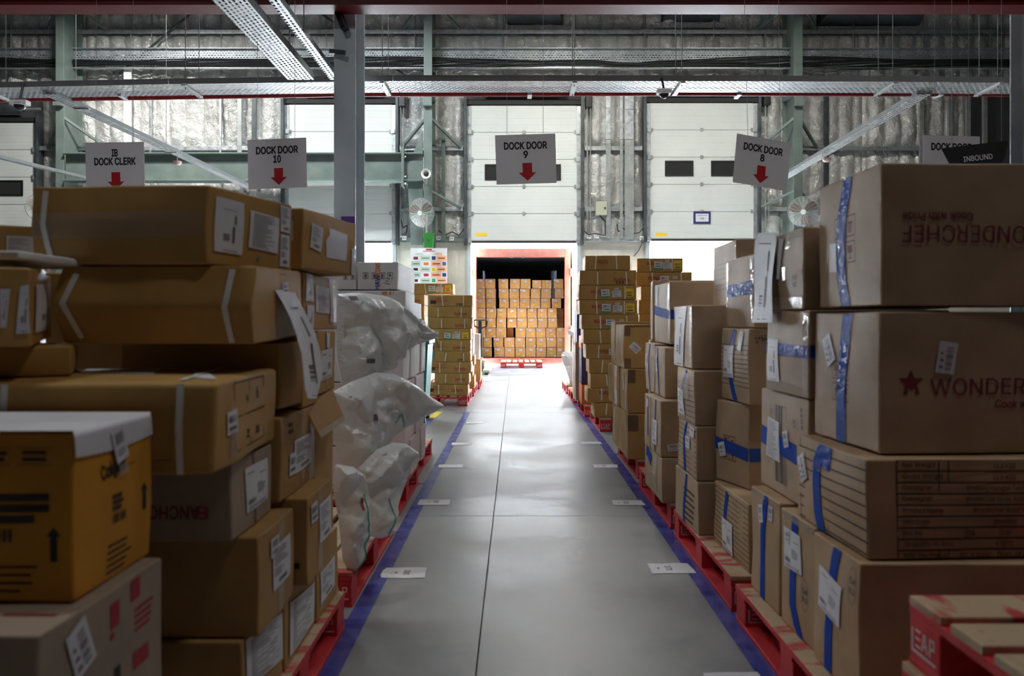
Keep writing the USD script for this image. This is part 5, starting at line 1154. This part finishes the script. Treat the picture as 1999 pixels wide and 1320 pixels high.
# ------------------------------------------------------------------ hanging signs
def sign(name, label, quad, Y, lines, arrow_at=None, strings=(), boardm='sign', ink='ink', cat='sign', tilt=0):
    """quad: top left, top right, bottom right, bottom left in pixels at the distance Y."""
    q = [W(*p, Y) for p in quad]; q[1] = q[1] + [0, tilt, 0]; q[2] = q[2] + [0, tilt, 0]
    def at(x, y): return (q[3] * (1 - x) + q[2] * x) * (1 - y) + (q[0] * (1 - x) + q[1] * x) * y
    t = T(name, label, cat, sum(q) / 4)
    Q = np.array([q[3], q[2], q[1], q[0]]); m = MB()
    m.add(np.vstack([Q, Q + [0, .004, 0]]), [[0, 1, 2, 3], [7, 6, 5, 4], [0, 4, 5, 1], [1, 5, 6, 2], [2, 6, 7, 3], [3, 7, 4, 0]])
    b = t.part('board', m, M[boardm], smooth=False)
    asp = np.linalg.norm(q[1] - q[0]) / np.linalg.norm(q[3] - q[0])
    for s_, xc, yc, cap, wid in lines:
        v, f, w = heavy(s_)
        P = np.array([at(xc + a / w * wid, yc + c_ * cap) for a, c_ in v[:, :2]]); P[:, 1] -= .001 + .0006 * v[:, 2]
        t.part('lettering', (P, f), M[ink], b, smooth=False)
    if arrow_at:
        x, y, w, h = arrow_at
        A = [(x, y - h / 2), (x + w / 2, y - h * .04), (x + w * .27, y - h * .04), (x + w * .27, y + h / 2), (x - w * .27, y + h / 2), (x - w * .27, y - h * .04), (x - w / 2, y - h * .04)]
        v2, tri = trimesh.creation.triangulate_polygon(Polygon(A), engine='earcut'); P = np.array([at(*p) for p in v2]); P[:, 1] -= .0012
        t.part('arrow', (P, tri), M['sign_red'], b, smooth=False, label='red down arrow')
    for fx, topdx in strings:
        a = at(fx, .985); t.part('string', MB().tube([a, a + [topdx, .0, 3.2]], .0022, 4), M['galv_dull'])
    return t
SL = [('DOCK DOOR', .5, .77, .135, .72), ('{}', .5, .585, .135, .075)]
def dl(n, wd=.072): return [('DOCK DOOR', .5, .775, .135, .71), (n, .5, .595, .135, wd)]
sign('hanging_sign', 'white hanging sign with a red arrow, second from left, before the container bay column', [(482.9, 273.5), (597.5, 268.6), (599.5, 366), (485, 370)], 9.0, dl('10', .125), (.52, .24, .28, .34), ((.18, -.02), (.81, .0)))
sign('hanging_sign', 'white hanging sign with a red arrow before the middle dock door', [(966.3, 264.3), (1083.8, 260.6), (1086.7, 357), (969.5, 360.5)], 9.0, dl('9'), (.52, .24, .29, .36), ((.2, -.01), (.8, .0)))
sign('hanging_sign', 'white hanging sign with a red arrow that hangs askew before the notice door', [(1438.7, 260.6), (1547.7, 277.5), (1538.8, 372), (1430.3, 355.6)], 9.0, dl('8'), (.5, .25, .29, .36), ((.2, -.08), (.8, -.04)), tilt=.05)
sign('hanging_sign', 'leftmost white hanging sign with a red arrow and two lines of words', [(166, 278.7), (280.7, 277), (283, 377), (169, 380)], 9.0, [('IB', .5, .795, .13, .10), ('DOCK CLERK', .5, .63, .13, .70)], (.51, .25, .28, .34), ((.18, .02), (.82, .0)))
sign('hanging_sign', 'white hanging sign at far right, half behind the black one', [(1802, 264), (1913, 266.6), (1913, 362), (1802, 360)], 9.0, dl('7'), (.5, .25, .28, .34), ((.2, 0), (.8, 0)))
P = [W(x, y, 7.2) for x, y in ((1837, 290), (1969, 274), (1964, 300), (1955, 321), (1853, 319))]
t = T('hanging_sign', 'black tapered hanging sign with white lettering at far right', 'sign', P[0])
Q = np.array(P); t.part('board', MB().add(np.vstack([Q, Q + [0, .012, 0]]), [[0, 3, 2, 1], [0, 4, 4, 3], [5, 6, 7, 8], [5, 8, 9, 9], [0, 1, 6, 5], [1, 2, 7, 6], [2, 3, 8, 7], [3, 4, 9, 8], [4, 0, 5, 9]]), M['black_matte'], smooth=False)
board_text(t, 'lettering', 'INBOUND', W(1909, 308, 7.195), (.994, 0, .11), (-.11, 0, .994), 10 / F * 7.2, M['sign'], True, n=(0, -1, 0), width=57 / F * 7.2)
for x, y in ((1858, 288), (1955, 276)): a = W(x, y, 7.205); t.part('string', MB().tube([a, a + [0, 0, 3.6]], .002, 4), M['galv_dull'])

# ------------------------------------------------------------------ cameras, detectors, loudspeaker, fans
def domecam(label, px, py, Y, s=1.0):
    c = W(px, py, Y); t = T('dome_camera', label, 'camera', c)
    t.part('mount_plate', MB().box(c[0] - .095 * s, c[0] + .095 * s, c[1] - .06, c[1] + .06, c[2] - .02, c[2] + .045, .012), M['white_paint'])
    t.part('stem', MB().tube([(c[0], c[1], c[2] + .04), (c[0] - .01, c[1] + .09, 4.40)], .016, 8), M['black'])
    an = np.linspace(0, np.pi / 2, 7); t.part('dome', lathe([(0.001 + .062 * s * math.cos(a), -.062 * s * math.sin(a) - .015) for a in an[::-1]] + [(.064 * s, .0)], c, seg=20), M['dome_glass'], smooth=60)
    t.part('dome_ring', MB().add(*ring(c - [0, 0, .015], EX, (0, 1, 0), .066 * s, .009, 20)), M['white_paint'])
domecam('white dome camera hanging under the cross tray, right of centre', 1296, 181, 10.38); domecam('white dome camera hanging under the cross tray at the far left', 39, 203, 10.62, 1.2)
for lb, px, py, Y in (('small pinkish detector under the left sloping tray', 346, 317, 14.9), ('small pinkish detector under the right sloping tray', 1614, 311, 15.0)):
    c = W(px, py, Y); t = T('smoke_detector', lb, 'detector', c)
    t.part('cover', lathe([(0.001, -.055), (.04, -.05), (.07, -.03), (.078, 0), (.078, .02), (.001, .03)], c, seg=20), M['lampshade'], smooth=50); t.part('stem', MB().tube([c + [0, 0, .02], c + [0, 0, .12]], .012, 6), M['galv'])
c = W(832, 340, 18.66); t = T('horn_speaker', 'round white horn loudspeaker on the green column above the mesh fan', 'loudspeaker', c)
t.part('horn', lathe([(.03, .14), (.045, .05), (.085, -.03), (.112, -.06), (.116, -.055), (.09, -.02), (.052, .06), (.04, .15)], c, (0, 1, 0), 24), M['white_paint'], smooth=50)
t.part('throat', lathe([(0.001, -.03), (.03, -.02), (.05, .06), (.06, .08)], c, (0, 1, 0), 16), M['black'], smooth=50); t.part('driver', lathe([(0.001, .10), (.055, .11), (.055, .2), (.001, .2)], c, (0, 1, 0), 16), M['white_paint'], smooth=50)
t.part('bracket', MB().bar(c + [0, .16, -.05], c + [-.02, .2, -.2], .03, .02), M['galv'])

def fan(label, px, py, Y, R, ax, extra=True):
    c = W(px, py, Y); n = np.array(ax, float); n /= np.linalg.norm(n); u = np.cross(n, [0, 0, 1]); u /= np.linalg.norm(u); v = np.cross(u, n)
    t = T('wall_fan', label, 'fan', c); g = MB()
    for k, r in enumerate(np.linspace(.18, 1, 12) * R): 
        for s in (1, -1): g.add(*ring(c + n * s * .075 * math.sqrt(max(0, 1 - (r / R) ** 2.5)), u, v, r, .0026 if r < R * .99 else .006, 36, 4))
    for k in range(20):
        a = 2 * math.pi * k / 20; d = u * math.cos(a) + v * math.sin(a)
        for s in (1, -1): g.tube([c + d * r + n * s * .075 * math.sqrt(max(0, 1 - (r / R) ** 2.5)) for r in np.linspace(.16, 1, 5) * R], .0026, 4)
    t.part('guard', g, M['fan_wire'], smooth=60)
    t.part('badge', lathe([(0.001, -.012), (R * .16, -.01), (R * .17, .01), (.001, .012)], c + n * .08, n, 20), M['white_paint'], smooth=40)
    for k in range(3):
        a = 2 * math.pi * k / 3 + .45; d = u * math.cos(a) + v * math.sin(a); e = np.cross(n, d)
        G = [c + d * r + e * (x * (.06 + .22 * math.sin(math.pi * (r / R - .1))) * R) + n * (x * .035) for r in np.linspace(.14, .9, 6) * R for x in (-1, -.3, .4, 1)]
        G = np.array(G); fa = grid_faces(6, 4); t.part('blade', (np.vstack([G, G + n * .004]), np.vstack([fa, fa[:, ::-1] + len(G)])), M['fan_blade'], smooth=60)
    hub = c - n * .24
    t.part('motor', lathe([(0.001, -.13), (.07, -.11), (.095, -.03), (.095, .05), (.06, .08), (.001, .085)], hub, n, 20), M['fan_green'], smooth=50)
    t.part('axle', MB().tube([c, hub], .03, 10), M['fan_green']); t.part('stem', MB().tube([hub - [0, 0, .08], hub + [-.02, .03, -.5]], .02, 8), M['fan_wire'])
    if extra:
        b = W(837, 469, Y - .02); bx = MB()
        V = [(b[0] + sx * (.115 if z else .09), b[1] + y, b[2] + (.17 if z else -.17)) for z in (0, 1) for sx, y in ((-1, 0), (1, 0), (1, .12), (-1, .12))]
        bx.add(V, [[0, 3, 2, 1], [4, 5, 6, 7], [0, 1, 5, 4], [1, 2, 6, 5], [2, 3, 7, 6], [3, 0, 4, 7]])
        p = t.part('control_box', bx, M['fan_green'], smooth=False); t.part('knob', MB().tube([b + [0, -.012, 0], b + [0, .01, 0]], .022, 12), M['frame_blue'], p)
    return t
fan('round mesh-guard fan with green motor and green box on the middle green column', 823, 415, 18.5, .335, (-.5, -1, -.3))
fan('round mesh-guard fan with green motor on the green column above the right stacks', 1569, 413, 18.5, .35, (-.5, -1, -.25), False)
fan('mesh-guard fan half hidden behind the top left carton', 80, 405, 18.5, .32, (.5, -1, -.1), False)

# ------------------------------------------------------------------ wall things
YP = 18.86
q0, q1 = W(801.5, 554, YP)[[0, 2]], W(873, 484.5, YP)[[0, 2]]
t = T('poster', 'large white safety poster with green and orange panels on the middle green column', 'poster', (q0[0], YP, q0[1]))
yk = YP
t.part('sheet', MB().box(q0[0], q1[0], yk, yk + .004, q0[1], q1[1]), M['paper'])
W_, H_ = q1[0] - q0[0], q1[1] - q0[1]
def pr(x0, x1, y0, y1, mm, nm='printed_panel'): return t.part(nm, MB().box(q0[0] + W_ * x0, q0[0] + W_ * x1, yk - .002, yk, q1[1] - H_ * y1, q1[1] - H_ * y0), M[mm])
pr(.42, .58, .02, .06, 'print_red2', 'heading'); pr(.34, .66, .08, .095, 'print_red2', 'heading'); pr(.14, .34, .14, .18, 'poster_green'); pr(.66, .86, .14, .18, 'poster_orange')
for k in range(5):
    y0 = .21 + k * .157; y1 = y0 + .14
    a, b = ((.27, .54), (.02, .25)) if k % 2 == 0 else ((.02, .27), (.30, .54))
    p = pr(*a, y0, y1, 'poster_green'); t.part('print', MB().box(q0[0] + W_ * (a[0] + .04), q0[0] + W_ * (a[1] - .04), yk - .003, yk - .002, q1[1] - H_ * (y0 + .085), q1[1] - H_ * (y0 + .06)), M['ink_soft'], p)
    pr(b[0] + .06, b[1] - .05, y0 + .035, y1 - .03, ('print_red', 'print_orange', 'ink', 'print_red2', 'ink')[k], 'picture')
    a, b = ((.71, .98), (.57, .69)) if k % 2 == 0 else ((.56, .84), (.86, .98))
    p = pr(*a, y0, y1, 'poster_orange'); t.part('print', MB().box(q0[0] + W_ * (a[0] + .04), q0[0] + W_ * (a[1] - .04), yk - .003, yk - .002, q1[1] - H_ * (y0 + .085), q1[1] - H_ * (y0 + .06)), M['print_red'], p)
    pr(b[0] + .01, b[1] - .01, y0 + .02, y1 - .02, ('frame_blue', 'ink_soft', 'paper_yellow', 'frame_blue', 'green_tag')[k], 'picture')
x0, x1 = wx(1160), wx(1181.3); t = T('electrical_panel', 'beige electrical panel box on the dock wall left of the ducts', 'panel box', (x0, YW - .3, wz(424)))
t.part('case', MB().box(x0, x1, YW - .42, YW - .22, wz(424), wz(398), .008), M['panel_beige']); t.part('lock', MB().tube([(x1 - .05, YW - .445, wz(411)), (x1 - .05, YW - .41, wz(411))], .022, 10), M['black'])
t.part('cable', MB().tube([(x0 + .1, YW - .3, wz(424)), (x0 + .18, YW - .3, wz(430)), (x1 - .02, YW - .28, wz(436)), (x1 - .02, YW - .25, wz(462))], .016, 6), M['black'])
for lb, px, py in (('white wall socket, left one of the pair between the bays', 1148, 464), ('white wall socket, right one of the pair between the bays', 1163, 463), ('white wall socket with a plug beside the notice door', 1250, 467), ('white wall socket left of the container bay, by the track', 883, 468), ('white wall socket beside the left dock door track', 792, 467), ('white wall socket in the middle between column and container bay', 858, 467)):
    x, z = wx(px), wz(py); t = T('wall_socket', lb, 'socket', (x, YW - .1, z)); t.part('plate', MB().box(x - .055, x + .055, YW - .26, YW - .22, z - .05, z + .05, .01), M['white_paint'])
    for dx in (-.02, .02): t.part('switch', MB().box(x + dx - .008, x + dx + .008, YW - .266, YW - .26, z - .015, z + .015), M['black'])
t = T('wall_rail', 'grey rail carrying the sockets above the cream wall between the bays', 'rail', (wx(1190), YW - .2, wz(470)))
t.part('rail', MB().box(wx(1132), wx(1258), YW - .22, YW - .12, wz(473), wz(465), .008), M['galv'])
t.part('loose_cable', MB().tube([(wx(1250), YW - .27, wz(469)), (wx(1249), YW - .28, wz(480)), (wx(1243), YW - .28, wz(492)), (wx(1234), YW - .26, wz(502))], .012, 6), M['black'])
t = T('wall_rail', 'grey rail above the cream wall beside the poster', 'rail', (wx(850), YW - .2, wz(470)))
t.part('rail', MB().box(wx(780), wx(912), YW - .22, YW - .12, wz(474), wz(466), .008), M['steel_green'])

t = T('cable_coil', 'loose loop of grey cable hanging beside the notice door', 'cable', (wx(1500), YW - .3, wz(385)))
m = MB(); an = np.linspace(0, 2 * math.pi, 25)[:-1]
for k in range(3): m.add(*tube(np.c_[wx(1500) + (.13 + .02 * k) * np.cos(an), np.full(24, YW - .3 - .012 * k), wz(386) + (.24 - .02 * k) * np.sin(an)], .012, 5, True))
t.part('loop', m, M['galv_dull']); t.part('lead', MB().tube([(wx(1490), YW - .3, wz(372)), (wx(1486), YW - .3, wz(400)), (wx(1488), YW - .3, wz(440))], .012, 5), M['galv_dull'])
for lb, pts in (('tangled black cable by the socket rail left of the ducts', [(1136, 432), (1138, 452), (1146, 461), (1160, 458), (1176, 462), (1190, 456)]), ('tangled black cable between the ducts and the notice door', [(1202, 440), (1204, 455), (1214, 448), (1224, 460), (1244, 457), (1254, 446)]), ('tangled black cable by the socket left of the poster column', [(786, 432), (790, 448), (798, 442), (796, 458), (784, 462)]), ('tangled black cable by the socket left of the container bay', [(858, 452), (870, 462), (884, 455), (898, 462), (908, 448)])):
    P = np.array([(wx(x), YW - .27, wz(y)) for x, y in pts]); t = T('loose_cable', lb, 'cable', P[0])
    L = np.linspace(0, len(P) - 1, 30); t.part('cable', MB().tube(np.stack([np.interp(L, range(len(P)), P[:, k]) for k in range(3)], 1), .013, 5), M['black'])

# ------------------------------------------------------------------ container with its cartons
cx0, cx1, cy0, cz0, cz1 = (921.3 - CX) / F * 20.25, (1113.8 - CX) / F * 20.25, 20.25, .19, 3.06
t = T('shipping_container', 'salmon red shipping container backed against the middle dock door', 'container', ((cx0 + cx1) / 2, cy0, cz0))
fi0, fi1, fz0, fz1 = (930 - CX) / F * 20.25, (1102.4 - CX) / F * 20.25, .265, CH + (CY - 502) / F * 20.25
t.part('frame_post', MB().box(cx0, fi0, cy0, cy0 + .16, cz0, cz1, .012), M['container']); t.part('frame_post', MB().box(fi1, cx1, cy0, cy0 + .16, cz0, cz1, .012), M['container'])
t.part('header', MB().box(fi0, fi1, cy0, cy0 + .16, fz1, cz1, .012), M['container']); t.part('sill', MB().box(fi0, fi1, cy0, cy0 + .16, cz0 - .1, fz0, .012), M['container'])
t.part('floor_deck', MB().box(cx0, cx1, cy0 + .16, cy0 + 6, cz0, fz0), M['container_in'])
for (nm, a, b) in (('side_wall', cx0, cx0 + .05), ('side_wall', cx1 - .05, cx1)):
    m = MB()
    for k in range(20): m.box(a + (.0 if k % 2 else -.0), b - (.02 if (k % 2) == (nm == 'side_wall' and a == cx0) else 0), cy0 + .16 + k * .29, cy0 + .16 + (k + 1) * .29, fz0, fz1 + .08)
    t.part(nm, m, M['container_in'])
t.part('roof', MB().box(cx0, cx1, cy0 + .16, cy0 + 6, fz1 + .08, cz1), M['container_in'])
m = MB()
for k in range(14): m.box(cx0, cx1, cy0 + .5 + k * .4, cy0 + .7 + k * .4, fz1 + .02, fz1 + .08)
t.part('roof_rib', m, M['container_in']); m = MB()
for k in range(9): m.box(fi0 + k * .25, fi0 + k * .25 + .16, cy0 + 5.9, cy0 + 6.0, fz0, fz1 + .08)
t.part('end_wall', m.box(cx0, cx1, cy0 + 6, cy0 + 6.05, cz0, cz1), M['container_in'])
for s, x in ((1, cx1), (-1, cx0)):
    for z in (1.0, 2.45): t.part('hinge', MB().tube([(x + s * .02, cy0 - .02, z - .1), (x + s * .02, cy0 - .02, z + .1)], .03, 8), M['rust'])
    t.part('open_door', MB().box(*(sorted((x + s * .035, x + s * .085))), cy0 + .05, cy0 + 1.2, cz0 + .02, cz1 - .04, .01), M['container'])
for x in (-.1, .2): t.part('lashing_ring', MB().add(*ring((x, cy0 - .015, cz1 - .2), EX, EZ, .035, .008, 14)), M['rust'])
t.part('chassis', MB().box(-.6, .9, cy0 + .4, cy0 + 6, -.35, cz0 - .01).box(-.75, -.45, cy0 + 1, cy0 + 2, -1.2, -.35, .05).box(.75, 1.05, cy0 + 1, cy0 + 2, -1.2, -.35, .05), M['black_matte'])
kx = lambda v: 900 + v / 5.075
ROWS = [[(200, 305), (327, 430), (432, 533), (537, 638), (641, 742), (745, 845), (848, 947), (950, 1026)],
        [(152, 217), (220, 305), (320, 420), (427, 530), (534, 636), (640, 743), (747, 845), (848, 945), (948, 1026)],
        [(152, 243), (247, 348), (350, 448), (452, 520, 1), (538, 640), (642, 740), (742, 838), (840, 942), (945, 1026)],
        [(152, 243), (250, 345), (352, 447), (457, 553), (556, 655), (658, 757), (760, 858), (862, 955), (958, 1024, 2)],
        [(152, 243), (250, 350), (357, 452), (456, 553), (555, 652), (656, 752), (756, 855), (858, 950), (956, 1024, 2)],
        [(152, 243), (247, 345), (378, 475), (482, 580), (583, 682), (685, 785), (790, 887), (897, 994)],
        [(152, 240), (245, 345), (372, 472), (477, 577), (582, 683), (690, 787), (793, 895), (928, 1020)],
        [(152, 236), (237, 340), (368, 468), (485, 585), (587, 690), (707, 797), (800, 897), (918, 1014)]]
YB = 20.95; z = fz0 + .002; hh = (CH + (CY - (460 + 428 / 5.075)) / F * YB - z) / 8
for r, row in enumerate(ROWS):
    for k, it in enumerate(row):
        off = (0, .32, .34)[it[2]] if len(it) > 2 else rng.uniform(0, .025)
        a, b = (kx(it[0]) - CX) / F * YB, (kx(it[1]) - CX) / F * YB
        tl = {(5, 7): .0, (6, 7): 0}.get((r, k), 0)
        c = Carton('small_carton', f'small brown carton in the container, {ORD[k]} from left in the {"bottom" if r == 0 else "top" if r == 7 else ORD[r] + " from bottom"} row', (a + .004, YB + off), (a + .004 + tl, YB + off + .36), z, z + hh - .004 - (.03 if (r, k) in ((7, 5), (7, 6)) else 0), b - a - .008, M['small' if (r + k) % 3 else 'small2'], 1, n=2, amp=.004, group='small cartons stacked inside the container')
        if off > .2: continue
        def lab(fx, fy, w, h, mm, nm, rot):
            n0 = np.array([c.w * fx, 0, c.h * fy]); rr = math.radians(rot); U, V = np.array([math.cos(rr), 0, math.sin(rr)]), np.array([-math.sin(rr), 0, math.cos(rr)])
            o = n0 - U * w / 2 - V * h / 2; return c.t.part(nm, c.sheet('front', o, o + U * w, o + U * w + V * h, o + V * h, .003, 2, 2), M[mm])
        big = c.w > .2
        lab(rng.uniform(.38, .55), rng.uniform(.7, .82), .085, .06, 'paper', 'paper_label', rng.uniform(-14, 14))
        if rng.random() < .93 and big: lab(rng.uniform(.25, .78), rng.uniform(.3, .4), .065, .045, 'paper_yellow', 'yellow_label', rng.uniform(-25, 25))
        if rng.random() < .6 and big: lab(.88, .13, .045, .045, 'paper', 'paper_label', 0)
        elif big: lab(.1, .86, .045, .045, 'paper', 'paper_label', 0)
    z += hh
t = T('dock_plate', 'grey steel dock plate bridging the floor and the container', 'dock plate', (.2, 19.6, 0))
P = [(18.2, .001), (18.85, .089), (20.22, .089), (20.22, .06), (18.9, .06)]
ex = trimesh.creation.extrude_polygon(Polygon(P), 1.93, engine='earcut'); t.part('plate', (np.array(ex.vertices)[:, [2, 0, 1]] + [-.56, 0, 0], ex.faces), M['plate'], smooth=False)

# ------------------------------------------------------------------ pallet jack, bin
b = np.array([(939 - CX) / F * 19.2 - .02, 19.2, .0]); t = T('pallet_jack', 'hand pallet jack with black loop handle beside the container', 'pallet jack', b)
for s in (-1, 1): t.part('steer_wheel', MB().tube([b + [s * .03 - .03, 0, .1], b + [s * .13 - .03, 0, .1]], .1, 20), M['wheel'])
t.part('pump', MB().tube([b + [0, 0, .14], b + [0, 0, .34]], .07, 14).box(b[0] - .12, b[0] + .12, b[1] - .05, b[1] + .2, .21, .27, .01), M['panel_beige'])
t.part('drawbar', MB().bar(b + [0, -.02, .32], b + [.0, -.10, 1.22], .085, .05, (0, 1, 0)), M['black'])
t.part('handle', MB().tube([b + [-.02, -.1, 1.03], b + [-.13, -.1, 1.10], b + [-.15, -.11, 1.2], b + [-.12, -.11, 1.24], b + [.13, -.11, 1.24], b + [.17, -.11, 1.2], b + [.16, -.1, 1.10], b + [.02, -.1, 1.03]], .018, 8), M['black'])
for s in (-1, 1): t.part('fork', MB().box(b[0] + s * .19 - .08, b[0] + s * .19 + .08, b[1] - 1.25, b[1] + .0, .05, .11, .012), M['panel_beige'])
for s in (-1, 1): t.part('fork_roller', MB().tube([b + [s * .19 - .04, -1.15, .035], b + [s * .19 + .04, -1.15, .035]], .035, 12), M['wheel'])
t = T('wheelie_bin', 'teal plastic wheeled bin between the white cartons and the flat carton stack', 'bin', (-1.3, 9.7, 0))
V = [(x, y, z) for z, k in ((.06, .82), (.98, 1.0)) for x, y in ((-1.3 - .27 * k, 9.7 - .3 * k), (-1.3 + .27 * k, 9.7 - .3 * k), (-1.3 + .27 * k, 9.7 + .3 * k), (-1.3 - .27 * k, 9.7 + .3 * k))]
t.part('body', MB().add(V, [[0, 3, 2, 1], [4, 5, 6, 7], [0, 1, 5, 4], [1, 2, 6, 5], [2, 3, 7, 6], [3, 0, 4, 7]]), M['teal'], smooth=False)
t.part('rim', MB().box(-1.59, -1.01, 9.37, 10.03, .93, .99, .015), M['teal']); t.part('lid', MB().box(-1.585, -1.015, 9.36, 10.03, .99, 1.05, .03), M['teal'])
for s in (-1.5, -1.1): t.part('wheel', MB().tube([(s - .03, 9.92, .1), (s + .03, 9.92, .1)], .1, 16), M['black_matte'])
for x in (-1.5, -1.1): t.part('foot', MB().box(x - .03, x + .03, 9.44, 9.52, 0, .08), M['teal'])
